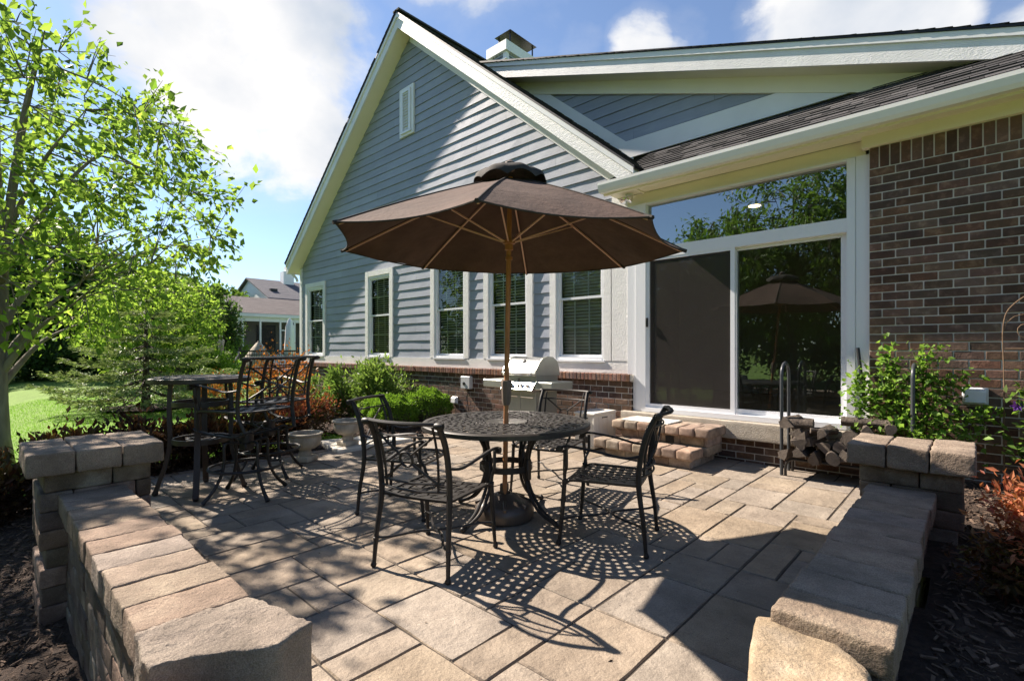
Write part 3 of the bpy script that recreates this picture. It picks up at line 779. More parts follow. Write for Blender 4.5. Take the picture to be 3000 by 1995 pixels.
yq([(-7.35, zt_(-7.35)-.235), (-7.35, zt_(-7.35)-.25), (2.4, zt_(2.4)-.25), (2.4, zt_(2.4)-.235)], 6.665, 7.03, 'upper_soffit', M['soffit'])
yq([(-7.9, zt_(-7.9)+.015), (2.45, zt_(2.45)+.015), (2.45, zt_(2.45)+.045), (-7.9, zt_(-7.9)+.045)], 6.59, 12.5, 'roof_deck', M['black'])
mb = MB(); shingles(mb, (2.5, 6.58, zt_(2.5)+.045), (0,1,0), (-1,0,.342), 1.0, 10.4, 9, exp=.14); hp(mb, 'upper_shingles', M['shingle'], fix=False)
# porch roof, gutter and soffit over the door
rs_ = .60
f = MB(); f.prismX([(5.66,3.465),(7.03,3.465+rs_*1.37),(7.03,3.435+rs_*1.37),(5.66,3.435)], -3.6, 3.0); hp(f, 'porch_roof_deck', M['black'])
mb = MB(); shingles(mb, (-3.62, 5.62, 3.452), (1,0,0), (0,1,rs_), 6.6, 1.64, 12, exp=.142, th=.008); hp(mb, 'porch_shingles', M['shingle'], fix=False)
g = MB(); prof = [(y+.1, z-.052) for y, z in [(5.56,3.40),(5.475,3.395),(5.455,3.43),(5.44,3.49),(5.44,3.525),(5.452,3.525),(5.455,3.495),(5.47,3.44),(5.485,3.41),(5.56,3.415)]]
g.prismX(prof, -3.61, 3.0); g.prismX([(5.66,3.348),(5.575,3.343),(5.555,3.378),(5.54,3.438),(5.54,3.473),(5.66,3.475)], -3.617, -3.61); hp(g, 'gutter', M['gutter'])
f = MB(); f.box(-3.60, 3.0, 5.66, 5.70, 3.325, 3.45); f.box(-3.60, 3.0, 5.70, 6.0, 3.365, 3.38)
x = -3.2
while x < 2.9: f.box(x, x+.006, 5.78, 5.86, 3.362, 3.365); x += .022
hp(f, 'porch_soffit', M['soffit'])
f = MB(); f.box(-3.43, -.78, 6.01, 6.06, 3.215, 3.364); hp(f, 'head_frieze', M['soffit'])
f = MB(); f.box(-.80, 3.0, 5.90, 6.0, 3.255, 3.364); hp(f, 'brick_frieze', M['soffit'])
# door wall: jambs, transom, slider
f = MB(); f.box(-3.43, -3.30, 5.99, 6.10, .45, 3.213); hp(f, 'door_casing', M['vinyl'])
f = MB(); f.box(-.862, -.748, 5.985, 6.10, .30, 3.213); hp(f, 'door_casing', M['vinyl'])
D0 = MB(); D0.box(-3.30, -3.158, 5.975, 6.12, .47, 3.213); D0.box(-.935, -.864, 5.975, 6.12, .47, 3.213); D0.box(-3.158, -.935, 5.98, 6.12, 3.19, 3.213)
D0.box(-3.158, -.935, 5.985, 6.12, 2.475, 2.615); D0.box(-3.158, -.935, 5.96, 6.12, .47, .53)
DR = hp(D0, 'sliding_door', M['vinyl'])
c = MB(); 
for (x0, x1, z0, z1, t, y) in ((-3.158,-2.03,.53,2.475,.05,5.99),(-2.085,-.935,.53,2.475,.06,6.045)):
    c.box(x0, x0+t, y, y+.035, z0, z1); c.box(x1-t, x1, y, y+.035, z0, z1); c.box(x0+t, x1-t, y, y+.035, z0, z0+t); c.box(x0+t, x1-t, y, y+.035, z1-t*.6, z1)
hp(c, 'panel_frame', M['vinyl'], DR)
c = MB(); c.add([(-2.03,6.065,.585),(-.99,6.065,.585),(-.99,6.065,2.445),(-2.03,6.065,2.445)], [(0,1,2,3)]); hp(c, 'glass_panel', M['glass'], DR, fix=False)
c = MB(); c.add([(-3.10,6.09,.585),(-2.08,6.09,.585),(-2.08,6.09,2.445),(-3.10,6.09,2.445)], [(0,1,2,3)]); hp(c, 'glass_panel', M['glass'], DR, fix=False)
c = MB(); c.add([(-3.158,6.06,2.612),(-.935,6.06,2.612),(-.935,6.06,3.192),(-3.158,6.06,3.192)], [(0,1,2,3)]); hp(c, 'transom_glass', M['transom'], DR, fix=False)
m, nt, N, L, b = newmat('screen'); N.remove(b)
tr = N.new('ShaderNodeBsdfTransparent'); df = N.new('ShaderNodeBsdfDiffuse'); df.inputs[0].default_value = (.055,.049,.045,1); mx = N.new('ShaderNodeMixShader'); mx.inputs[0].default_value = .58
L.new(tr.outputs[0], mx.inputs[1]); L.new(df.outputs[0], mx.inputs[2]); L.new(mx.outputs[0], N['Material Output'].inputs[0]); M['screen'] = m
c = MB(); c.add([(-3.108,6.0,.58),(-2.08,6.0,.58),(-2.08,6.0,2.445),(-3.108,6.0,2.445)], [(0,1,2,3)]); hp(c, 'insect_screen', M['screen'], DR, fix=False)
c = MB(); c.cham(-3.15, -3.125, 5.965, 5.99, 1.58, 1.70, .005); c.cham(-3.146, -3.13, 5.955, 5.966, 1.61, 1.67, .003); hp(c, 'handle', M['black'], DR)
# room behind the door
R_ = MB(); X0, X1, Y0, Y1, Z0, Z1 = -4.6, 1.6, 6.205, 10.2, .45, 3.35
R_.box(X0-.1, X0, Y0, Y1, Z0, Z1); R_.box(X1, X1+.1, Y0, Y1, Z0, Z1); R_.box(X0, X1, Y1, Y1+.1, Z0, Z1); R_.box(X0, X1, Y0, Y1, Z1, Z1+.1); R_.box(X0, X1, Y0-.1, Y1, Z0-.1, Z0)
R_.box(X0, -3.36, Y0-.03, Y0, Z0, Z1); R_.box(-.80, X1, Y0-.03, Y0, Z0, Z1); R_.box(-3.36, -.80, 6.12, Y0, 3.214, 3.45); R_.box(-3.36,-3.30,6.12,Y0,Z0,3.3); R_.box(-.86,-.80,6.12,Y0,Z0,3.3)
hp(R_, 'room', M['interior'])
c = MB(); c.lathe([(0,3.345),(.075,3.345),(.08,3.348)], 16, -2.3, 7.6)
m, nt, N, L, b = newmat('lamp_glow'); b.inputs['Emission Color'].default_value = (1,.62,.28,1); b.inputs['Emission Strength'].default_value = 9; M['glow'] = m
hp(c, 'ceiling_lamp', M['glow'])
# concrete ledge and low brick under it
f = MB(); rbox(f, -3.47, -.75, 5.87, 6.06, .262, .465, .012, .004, 4, 300); hp(f, 'concrete_ledge', M['ledge'], smooth='all')
f = MB(); bricks(f, -3.33, -.75, -.05, .262, 5.965, seed=6, rowh=.078); hp(f, 'brick_plinth', M['brick'])
f = MB(); f.box(-3.34, -.745, 5.972, 6.06, -.1, .27); hp(f, 'mortar_joints', M['mortar'])
# right brick wall with soldier course
f = MB(); bricks(f, -.745, 3.0, -.1, 3.045, 5.94, seed=7, bl=.206); x = -.745
while x < 2.95: f.cham(x+.005, x+.076, 5.94+random.uniform(-.002, .003), 5.99, 3.05, 3.25, .004); x += .081
hp(f, 'brick_wall', M['brick'])
f = MB(); f.box(-.745, 3.0, 5.947, 6.06, -.1, 3.26); hp(f, 'mortar_joints', M['mortar'])
f = MB(); f.box(1.7, 3.0, 6.06, 14, 0, 3.4); f.box(-13.4, 3.0, 13.9, 14, 0, 3.4); hp(f, 'rear_wall', M['brick'])
# left downspout elbow
f = MB(); f.tube([(-13.72,5.85,3.5),(-13.72,5.85,3.38),(-13.62,5.93,3.25),(-13.60,5.96,3.15)], .035, 6); f.box(-13.80, -13.70, 5.72, 14, 3.5, 3.6); hp(f, 'downspout', M['gutter'], smooth=True)
# chimney
f = MB(); cx0, cx1, cy0, cy1 = -10.20, -9.53, 10, 11.8
f.box(cx0+.03, cx1-.03, cy0+.03, cy1-.03, 6, 9.7); 
C = hp(f, 'chimney', M['siding'])
f = MB()
for x in (cx0, cx1-.12):
    for y in (cy0, cy1-.12): f.box(x, x+.12, y, y+.12, 6, 9.62)
f.box(cx0-.06, cx1+.06, cy0-.06, cy1+.06, 9.62, 9.90); f.box(cx0-.02, cx1+.02, cy0-.02, cy1+.02, 9.40, 9.44)
hp(f, 'chimney_trim', M['trim'], C)
f = MB(); a0, a1, b0, b1 = cx0+.12, cx1-.08, cy0+.25, cy1-.55
f.box(a0, a1, b0, b1, 9.90, 9.97)
for x in (a0, a1-.03):
    for y in (b0, b1-.03): f.box(x, x+.03, y, y+.03, 9.97, 10.30)
f.add([(a0-.08,b0-.08,10.30),(a1+.08,b0-.08,10.30),(a1+.08,b1+.08,10.30),(a0-.08,b1+.08,10.30),((a0+a1)/2,(b0+b1)/2,10.52)], [(3,2,1,0),(0,1,4),(1,2,4),(2,3,4),(3,0,4)])
hp(f, 'chimney_cowl', M['black'], C)
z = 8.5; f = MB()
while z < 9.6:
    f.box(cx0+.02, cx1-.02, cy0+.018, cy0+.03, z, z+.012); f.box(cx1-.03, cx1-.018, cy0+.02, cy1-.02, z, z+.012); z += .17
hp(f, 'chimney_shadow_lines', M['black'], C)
# ================================================================ CAST METAL FURNITURE
def ribbon(mb, C, W, th, closed=False):
    """flat strip: centre points C, half-width vectors W"""
    n = len(C); vs = []
    for c, w_ in zip(C, W):
        c = Vector(c); w_ = Vector(w_); h = Vector((0,0,th/2)); vs += [c-w_-h, c+w_-h, c+w_+h, c-w_+h]
    fs = []
    for i in range(n if closed else n-1):
        a = i*4; b = ((i+1) % n)*4
        for k in range(4): fs.append((a+k, b+k, b+(k+1) % 4, a+(k+1) % 4))
    if not closed: fs += [(3,2,1,0), ((n-1)*4, (n-1)*4+1, (n-1)*4+2, (n-1)*4+3)]
    mb.add(vs, fs)
def bez(P, n=10):
    """Catmull-Rom through the points"""
    P = [Vector(p) for p in P]; o = []
    for i in range(len(P)-1):
        a = P[i-1] if i > 0 else P[i]*2-P[i+1]; b, c = P[i], P[i+1]; d = P[i+2] if i+2 < len(P) else P[i+1]*2-P[i]
        for k in range(n):
            t = k/n; o.append(.5*((2*b)+(c-a)*t+(2*a-5*b+4*c-d)*t*t+(3*b-a-3*c+d)*t**3))
    o.append(P[-1]); return o
def seat_mesh(wb, wf, yb, yf, z, nx_=8, ny_=8):
    mb = MB()
    def pt(u, v):
        x = (wb+(wf-wb)*v)*(u-.5); y = yb+(yf-yb)*v
        return Vector((x, y, z-.016*(1-(2*u-1)**2)*(1-abs(2*v-1)**2*.6)-(.022*max(0, (v-.85)/.15)**2)))
    for i in range(nx_+1):
        u = i/nx_; C = []; W = []
        ed = i in (0, nx_)
        for k in range(ny_*4+1):
            v = k/(ny_*4); p = pt(u, v); p.z += .0035*cos(pi*(v*ny_+i)) if not ed else 0; C.append(p); W.append(Vector((.0175 if not ed else .016, 0, 0)))
        ribbon(mb, C, W, .005 if not ed else .014)
    for j in range(ny_+1):
        v = j/ny_; C = []; W = []; ed = j in (0, ny_)
        for k in range(nx_*4+1):
            u = k/(nx_*4); p = pt(u, v); p.z -= .0035*cos(pi*(u*nx_+j)) if not ed else 0; C.append(p); W.append(Vector((0, .0170 if not ed else .016, 0)))
        ribbon(mb, C, W, .005 if not ed else .014)
    return mb
def foot(mb, x, y, z=0): mb.lathe([(0,z),(.010,z),(.017,z+.008),(.018,z+.018),(.012,z+.03),(.010,z+.035)], 8, x, y)
def collar(mb, p, r=.016): mb.lathe([(.009,p[2]-.014),(r,p[2]-.008),(r,p[2]+.008),(.009,p[2]+.014)], 8, p[0], p[1])
def back_parts(root, xs0, zb, zt, ys, m, org=None):
    """curved cross back with a ring: zb..zt heights, ys(z) depth"""
    mb = MB()
    def P(x, z): return Vector((x, ys(z)-.055*(1-(x/xs0)**2), z))   # bowed backwards
    def line(x0, z0, x1, z1, r, n=10): mb.tube([P(x0+(x1-x0)*i/n, z0+(z1-z0)*i/n) for i in range(n+1)], r, 6)
    line(-xs0+.012, zt-.075, xs0-.012, zt-.075, .0065); line(-xs0, zb, xs0, zb, .0075); line(-xs0+.02, zb+.045, xs0-.02, zb+.045, .0065)
    xi = xs0-.045
    for s in (-1, 1): line(s*(xi+.01), zt-.01, s*(xi-.008), zb+.0, .008)
    zc = (zt-.075+zb+.045)/2; rr = .042; hz = (zt-.075-zb-.045)/2
    a = atan2(hz, xi); 
    for sx in (-1, 1):
        for sz in (-1, 1): line(sx*rr*cos(a)*.95, zc+sz*rr*sin(a)*.95, sx*(xi-.003), zc+sz*hz, .0075, 8)
    mb.tube([P(rr*cos(t*pi/9), zc+rr*sin(t*pi/9)) for t in range(18)], .0078, 6, closed=True)
    mb.build('back_panel', m, root, smooth=True)
    mb = MB(); pts = [P(xs0*1.08*t/8, zt+.005-.0*abs(t)) for t in range(-8, 9)]
    pts = [Vector((p.x, p.y-.012, p.z)) for p in pts]
    mb.tube(pts, .0155, 8, flat=.75)
    for s in (-1, 1): mb.lathe([(0,-.028),(.016,-.026),(.021,-.012),(.021,.012),(.016,.026),(0,.028)], 10, M=Matrix.Translation((s*xs0*1.07, ys(zt)-.022, zt-.004)) @ Matrix.Rotation(pi/2, 4, 'Y'))
    mb.build('top_rail', m, root, smooth=True)
def make_chair():
    t = thing('patio_chair', '', 'chair'); m = M['iron']
    ys = lambda z: -.235-.03*((z-.43)/.45)-.075*max(0, (z-.55)/.33)**2
    seat_mesh(.46, .50, -.23, .235, .432).build('seat', m, t, fix=False)
    for s in (-1, 1):
        mb = MB(); P = bez([(s*.258,-.285,.0),(s*.250,-.268,.2),(s*.238,-.238,.42),(s*.240,ys(.58),.58),(s*.240,ys(.75),.75),(s*.235,ys(.87)-.008,.872)], 5)
        mb.tube(P, [.0115+.0060*min(1, i/10) for i in range(len(P))], 8); foot(mb, s*.258, -.286); collar(mb, (s*.252,-.272,.165)); mb.build('rear_leg', m, t, smooth=True)
        mb = MB(); P = bez([(s*.262,.275,0),(s*.255,.255,.2),(s*.252,.238,.42)], 5); mb.tube(P, [.0105+.0050*min(1, i/6) for i in range(len(P))], 8)
        foot(mb, s*.262, .276); collar(mb, (s*.257,.258,.165)); collar(mb, (s*.252,.238,.425), .018); mb.build('front_leg', m, t, smooth=True)
        mb = MB(); mb.tube(bez([(s*.252,.238,.43),(s*.262,.232,.48),(s*.285,.215,.53),(s*.287,.215,.64)], 5), .011, 8)
        mb.tube(bez([(s*.240,ys(.62),.62),(s*.262,-.15,.605),(s*.283,0,.632),(s*.287,.15,.652),(s*.287,.225,.655),(s*.287,.262,.637)], 5), .014, 8, flat=.6)
        mb.lathe([(0,-.02),(.021,-.018),(.024,0),(.021,.018),(0,.02)], 10, M=Matrix.Translation((s*.287,.262,.635)) @ Matrix.Rotation(pi/2, 4, 'Y'))
        mb.build('armrest', m, t, smooth=True)
    mb = MB(); a = bez([(-.253,-.27,.17),(-.18,-.215,.17),(-.10,-.10,.17),(0,-.02,.17),(.10,-.10,.17),(.18,-.215,.17),(.253,-.27,.17)], 6)
    b = bez([(-.258,.255,.17),(-.18,.20,.17),(-.10,.09,.17),(0,.00,.17),(.10,.09,.17),(.18,.20,.17),(.258,.255,.17)], 6)
    mb.tube(a, .0075, 6); mb.tube(b, .0075, 6); mb.build('stretcher', m, t, smooth=True)
    back_parts(t, .232, .485, .875, ys, m)
    return t
ch = make_chair(); ch['group'] = 'cast metal armchairs around the dining table'
def rot(fx, fy): return atan2(-fx, fy)
spots = [((-2.431,1.935,0), rot(-.305,.952), 'black cast metal armchair nearest the camera with its cross and ring back towards us'),
         ((-3.364,2.356,0), rot(.883,.47), 'black cast metal armchair on the left side of the dining table, behind the nearest chair'),
         ((-1.823,2.934,0), rot(-.942,-.334), 'black cast metal armchair seen side on to the right of the dining table'),
         ((-2.853,3.581,0), rot(.232,-.973), 'black cast metal armchair facing us behind the dining table, in front of the grill')]
ch.location, ch['label'] = spots[0][0], spots[0][2]; ch.rotation_euler = (0, 0, spots[0][1])
for l_, r_, lb in spots[1:]: dup(ch, l_, r_, lb)

# dining table
def woven_top(mb, R, rings, secs, z, hole=.0, disc=.1):
    for (r, hw) in rings:
        n = 160; C = []; W = []
        sc = secs(r)
        for k in range(n):
            a = 2*pi*k/n; C.append((r*cos(a), r*sin(a), z+.003*cos(pi*k/n*sc+r*50))); W.append((hw*cos(a), hw*sin(a), 0))
        ribbon(mb, C, W, .006, closed=True)
    for (r0, r1, n, wf) in (((disc-.01, .26, 28, .54), (.24, .42, 36, .52), (.40, R-.03, 50, .50))):
        for k in range(n):
            a = 2*pi*k/n+.03; C = []; W = []; d = Vector((cos(a), sin(a), 0)); t = Vector((-sin(a), cos(a), 0)); m_ = 14
            for i in range(m_+1):
                r = r0+(r1-r0)*i/m_; C.append(d*r+Vector((0,0,z-.003*cos(pi*i*.5+k*pi)))); W.append(t*(pi*r/n*wf))
            ribbon(mb, C, W, .006)
    mb.lathe([(.024,z-.004),(.024,z+.005),(disc,z+.005),(disc,z-.004),(.024,z-.004)], 36)
    mb.lathe([(R-.045,z-.003),(R-.045,z+.005),(R-.012,z+.006),(R,z-.004),(R,z-.034),(R-.012,z-.036),(R-.014,z-.006),(R-.045,z-.003)], 72)
TX, TY = -2.66, 2.79
t = thing('dining_table', 'large round black cast metal dining table with woven lattice top and umbrella pole through it', 'table', (TX, TY, 0), .09)
mb = MB(); woven_top(mb, .65, [(.205,.014),(.25,.013),(.302,.014),(.355,.014),(.41,.014),(.465,.015),(.52,.015),(.572,.013)], lambda r: 54, .722, disc=.165)
mb.build('tabletop', M['tabletop'], t, smooth=True, fix=False)
for k in range(4):
    a = k*pi/2; mb = MB(); d = Vector((cos(a), sin(a), 0)); s_ = Vector((-sin(a), cos(a), 0))
    for o_ in (-1, 1):
        P = bez([d*.36+s_*.035*o_+Vector((0,0,.70)), d*.27+s_*.03*o_+Vector((0,0,.62)), d*.205+s_*.014*o_+Vector((0,0,.48)), d*.195+s_*.012*o_+Vector((0,0,.36)), d*.23+s_*.018*o_+Vector((0,0,.22)), d*.33+s_*.02*o_+Vector((0,0,.09)), d*.475+s_*.006*o_+Vector((0,0,.018))], 5)
        mb.tube(P, .0125, 8)
        P = bez([d*.20+s_*.03*o_+Vector((0,0,.70)), d*.235+s_*.02*o_+Vector((0,0,.60)), d*.215+s_*.012*o_+Vector((0,0,.46))], 5); mb.tube(P, .009, 6)
    mb.cham(-.015, .015, -.026, .026, .30, .46, .006, Matrix.Rotation(a, 4, 'Z') @ Matrix.Translation((.212,0,0)))
    mb.ball((d.x*.485, d.y*.485, .020), .022, 10, 6); mb.build('leg', M['iron'], t, smooth=True)
mb = MB(); C = [(.205*cos(a*pi/18), .205*sin(a*pi/18), .385) for a in range(36)]
mb.lathe([(.198,.36),(.198,.405),(.206,.405),(.206,.36),(.198,.36)], 40); mb.build('ring', M['iron'], t, smooth=True)

# ================================================================ UMBRELLA
UC = Vector((-2.44, 2.60, 0)); UB = Vector((-2.625, 2.735, 0))
u = thing('patio_umbrella', 'open brown canvas market umbrella with wooden pole standing through the dining table', 'umbrella', tuple(UB)); O = tuple(UB)
ax = (Vector((UC.x, UC.y, 2.44))-Vector((UB.x, UB.y, 0)))
def ua(z): return UB+ax*(z/ax.z)
apex = ua(2.525)
cor = [(-2.669,1.381,2.01),(-3.417,1.831,2.015),(-3.676,2.758,2.03),(-3.16,3.602,2.02),(-2.22,3.81,2.0),(-1.497,3.413,1.985),(-1.215,2.36,1.965),(-1.711,1.597,1.985)]
cor = [Vector(c) for c in cor]
def rib_pt(c, t):   # slightly arched rib
    p = apex.lerp(c, t); p.z += .018*sin(pi*t); return p
for i in range(8):
    a, b = cor[i], cor[(i+1) % 8]; mb = MB(); n, m_ = 14, 12; vs = []; fs = []
    for j in range(n+1):
        t = .10+.90*j/n
        for k in range(m_+1):
            s_ = k/m_; p = rib_pt(a, t).lerp(rib_pt(b, t), s_); bow = 4*s_*(1-s_)
            p.z -= .022*bow*t; q_ = (apex-p); q_.z = 0
            p += q_*(.045*bow*t**3)
            p.z += .016*noise.noise(Vector((p.x*3.5, p.y*3.5, i)))*bow
            vs.append(p)
    for j in range(n):
        for k in range(m_): fs.append((j*(m_+1)+k, (j+1)*(m_+1)+k, (j+1)*(m_+1)+k+1, j*(m_+1)+k+1))
    mb.add(vs, fs); o = mb.build('canopy_panel', M['canvas'], u, smooth='all', org=O, fix=False)
mb = MB()
for i in range(8):   # piped seams and hem
    mb.tube([rib_pt(cor[i], .1+.9*j/10)+Vector((0,0,.004)) for j in range(11)], .004, 5)
    a, b = cor[i], cor[(i+1) % 8]; H_ = []
    for k in range(13):
        s_ = k/12; p = a.lerp(b, s_); bow = 4*s_*(1-s_); p.z -= .022*bow; q_ = apex-p; q_.z = 0; p += q_*.045*bow; H_.append(p)
    mb.tube(H_, .0055, 5); 
    e = (cor[i]-apex).normalized(); mb.tube([cor[i]-e*.05+Vector((0,0,-.008)), cor[i]+e*.012], .013, 6)
mb.build('hem', M['darkcanvas'], u, smooth=True, org=O)
# vented cap
mb = MB(); vs = []; n = 64
for j in range(6):
    for k in range(n):
        a = 2*pi*k/n; ph = abs(sin(a*4+.4)); r = [.012,.06,.13,.20,.25,.262][j]
        z = [.075,.07,.055,.03,-.01,-.055][j] + (.032*ph*(j/5)**2) + .012*noise.noise(Vector((cos(a)*3, sin(a)*3, j)))*(j/5)
        vs.append(Vector((apex.x+r*cos(a), apex.y+r*sin(a), apex.z+z-.012)))
fs = [(j*n+k, j*n+(k+1) % n, (j+1)*n+(k+1) % n, (j+1)*n+k) for j in range(5) for k in range(n)]
mb.add(vs, fs); mb.build('vent_cap', M['darkcanvas'], u, smooth='all', org=O, fix=False)
fin = ua(2.47); mb = MB(); mb.lathe([(.012,fin.z+.09),(.034,fin.z+.10),(.042,fin.z+.125),(.036,fin.z+.155),(.015,fin.z+.17),(0,fin.z+.172)], 16, fin.x, fin.y); mb.build('finial', M['grip'], u, smooth=True, org=O)
for i in range(8):
    mb = MB(); P = [rib_pt(cor[i], .03+.95*j/12)-Vector((0,0,.018)) for j in range(13)]; mb.tube(P, .0075, 4); mb.build('rib', M['rib'], u, org=O)
    hubp = ua(2.06); d = (cor[i]-hubp); d.z = 0; d.normalize(); mb = MB(); mb.tube([hubp+d*.035, rib_pt(cor[i], .50)-Vector((0,0,.026))], .0065, 4); mb.build('strut', M['rib'], u, org=O)
mb = MB(); mb.tube([ua(.02), ua(.97)], .0185, 14); mb.tube([ua(.97), ua(2.52)], .0185, 14); mb.build('pole', M['wood'], u, smooth=True, org=O)
mb = MB(); h = ua(2.06); mb.lathe([(.02,h.z-.06),(.03,h.z-.055),(.03,h.z-.015),(.045,h.z-.01),(.045,h.z+.012),(.02,h.z+.02)], 16, h.x, h.y); mb.lathe([(.02,h.z-.13),(.026,h.z-.128),(.026,h.z-.105),(.02,h.z-.10)], 16, h.x, h.y)
h = ua(2.47); mb.lathe([(.02,h.z-.06),(.036,h.z-.05),(.036,h.z),(.02,h.z+.01)], 12, h.x, h.y); mb.build('hub', M['wood'], u, smooth=True, org=O)
h0 = ua(.86); h1 = ua(1.055); mb = MB(); mb.tube([ua(.87), ua(.89), ua(.98), ua(1.04), ua(1.055)], [.026,.033,.039,.042,.036], 8); mb.tube([ua(1.0)+Vector((.03,.02,0)), ua(1.0)+Vector((.075,.05,0)), ua(1.07)+Vector((.08,.052,0))], .008, 6); mb.build('crank_housing', M['grip'], u, smooth=True, org=O)
b = thing('umbrella_base', 'squat dark bronze umbrella base under the dining table', 'umbrella base', (-2.625, 2.735, 0))
mb = MB(); mb.lathe([(0,.0),(.205,.0),(.222,.012),(.228,.06),(.216,.11),(.18,.135),(.145,.15),(.07,.185),(.05,.19)], 40)
for k in range(8):
    a = k*pi/4; mb.cham(.06, .175, -.014, .014, .12, .165, .006, Matrix.Rotation(a, 4, 'Z') @ Matrix.Rotation(.32, 4, 'Y') @ Matrix.Translation((0,0,.03)))
mb.build('weight', M['baseplastic'], b, smooth=True); mb = MB(); mb.lathe([(.022,.26),(.034,.255),(.036,.17),(.055,.16)], 18); mb.build('sleeve', M['baseplastic'], b, smooth=True)

# ================================================================ BAR SET
t = thing('bar_table', 'tall round dark brown bar table behind the left stone pillar', 'bar table', (-5.13, 1.37, 0), radians(23.5))
mb = MB(); mb.lathe([(0,1.035),(.39,1.035),(.405,1.028),(.405,.995),(.395,.99),(.385,1.02),(0,1.02)], 60)
for r in (.10,.16,.22,.28,.34): mb.lathe([(r-.004,1.036),(r,1.041),(r+.02,1.041),(r+.024,1.036)], 60)
mb.build('tabletop', M['bariron'], t, smooth=True)
for k in range(4):
    a = pi/4+k*pi/2; d = Vector((cos(a), sin(a), 0)); mb = MB()
    P = bez([d*.13+Vector((0,0,1.0)), d*.215+Vector((0,0,.985)), d*.235+Vector((0,0,.92)), d*.24+Vector((0,0,.70)), d*.235+Vector((0,0,.46)), d*.27+Vector((0,0,.26)), d*.345+Vector((0,0,.02))], 5)
    n_ = len(P); vs = []; s_ = Vector((-sin(a), cos(a), 0))
    C = P; W = [s_*.024]*n_
    vv = []
    for c in P: vv += [c-s_*.023-d*.017, c+s_*.023-d*.017, c+s_*.023+d*.017, c-s_*.023+d*.017]
    fs = [(i*4+q, i*4+(q+1) % 4, (i+1)*4+(q+1) % 4, (i+1)*4+q) for i in range(n_-1) for q in range(4)]+[(0,1,2,3), tuple((n_-1)*4+q for q in (3,2,1,0))]
    mb.add(vv, fs); mb.ball((d.x*.345, d.y*.345, .02), .026, 10, 6); mb.build('leg', M['bariron'], t)
for z in (.80, .47): 
    mb = MB(); mb.lathe([(.212,z-.022),(.212,z+.022),(.226,z+.022),(.226,z-.022),(.212,z-.022)], 40)
    if z < .6: mb.lathe([(.10,z+.004),(.10,z+.012),(.12,z+.012),(.12,z+.004),(.10,z+.004)], 24); mb.box(-.215,.215,-.012,.012,z-.004,z+.004); mb.box(-.012,.012,-.215,.215,z-.003,z+.003)
    mb.build('ring', M['bariron'], t, smooth=True)
def make_stool():
    t = thing('bar_stool', '', 'bar stool'); m = M['iron']
    ys = lambda z: -.225-.03*((z-.76)/.45)-.06*max(0, (z-.88)/.33)**2
    seat_mesh(.44, .47, -.22, .225, .765).build('seat', m, t, fix=False)
    for s in (-1, 1):
        mb = MB(); P = bez([(s*.205,-.275,.60),(s*.222,-.25,.68),(s*.228,-.228,.76),(s*.232,ys(.92),.92),(s*.232,ys(1.10),1.10),(s*.230,ys(1.205),1.205)], 5); mb.tube(P, .0145, 8); mb.build('back_post', m, t, smooth=True)
        mb = MB(); mb.tube(bez([(s*.215,.25,.58),(s*.228,.235,.68),(s*.236,.222,.765),(s*.25,.225,.83),(s*.272,.20,.88),(s*.275,.20,.965)], 5), .012, 8)
        mb.tube(bez([(s*.232,ys(.95),.95),(s*.255,-.13,.935),(s*.272,0,.96),(s*.275,.14,.982),(s*.275,.215,.985),(s*.275,.25,.965)], 5), .0145, 8, flat=.6)
        mb.lathe([(0,-.02),(.021,-.018),(.024,0),(.021,.018),(0,.02)], 10, M=Matrix.Translation((s*.275,.25,.962)) @ Matrix.Rotation(pi/2, 4, 'Y')); mb.build('armrest', m, t, smooth=True)
        mb = MB(); P = bez([(s*.20,-.30,.605),(s*.19,-.12,.555),(s*.19,.10,.555),(s*.215,.26,.585),(s*.21,.31,.60)], 5); mb.tube(P, .014, 6, flat=.7); mb.build('rocker', m, t, smooth=True)
    mb = MB(); mb.tube(bez([(-.19,-.08,.56),(0,-.02,.53),(.19,-.08,.56)], 6), .013, 6); mb.tube(bez([(-.19,.10,.56),(0,.03,.53),(.19,.10,.56)], 6), .013, 6)
    mb.lathe([(0,.50),(.045,.50),(.05,.47),(.05,.55),(.03,.56),(0,.56)], 16); mb.cham(-.04, .04, -.04, .04, .40, .47, .01); mb.build('swivel', m, t, smooth=True)
    for k in range(4):
        a = k*pi/2-.16; d = Vector((cos(a), sin(a), 0)); mb = MB()
        P = bez([d*.05+Vector((0,0,.47)), d*.14+Vector((0,0,.485)), d*.165+Vector((0,0,.45)), d*.165+Vector((0,0,.33)), d*.185+Vector((0,0,.22)), d*.235+Vector((0,0,.11)), d*.315+Vector((0,0,.012))], 5)
        mb.tube(P, [.012]*(len(P)-6)+[.0125,.013,.0135,.014,.016,.019], 8); mb.tube([d*.17+Vector((0,0,.27)), d*.245+Vector((0,0,.262))], .011, 6); mb.build('leg', m, t, smooth=True)
    mb = MB(); mb.tube([(.255*cos(a*pi/24), .255*sin(a*pi/24), .265) for a in range(48)], .0125, 8, closed=True); mb.build('foot_ring', m, t, smooth=True)
    back_parts(t, .225, .82, 1.205, ys, m)
    return t
sp = make_stool(); sp.scale = (1.16, 1.10, 1); sp.location = (-4.675, 1.60, 0); sp.rotation_euler = (0, 0, rot(-.95,-.30)); sp['group'] = 'swivel bar stools at the bar table'
sp['label'] = 'black cast metal swivel bar stool in front of the bar table, nearer the camera'
dup(sp, (-5.30, 2.03, 0), rot(-.96,-.27), 'black cast metal swivel bar stool standing behind the other stool, beside the stone urn')

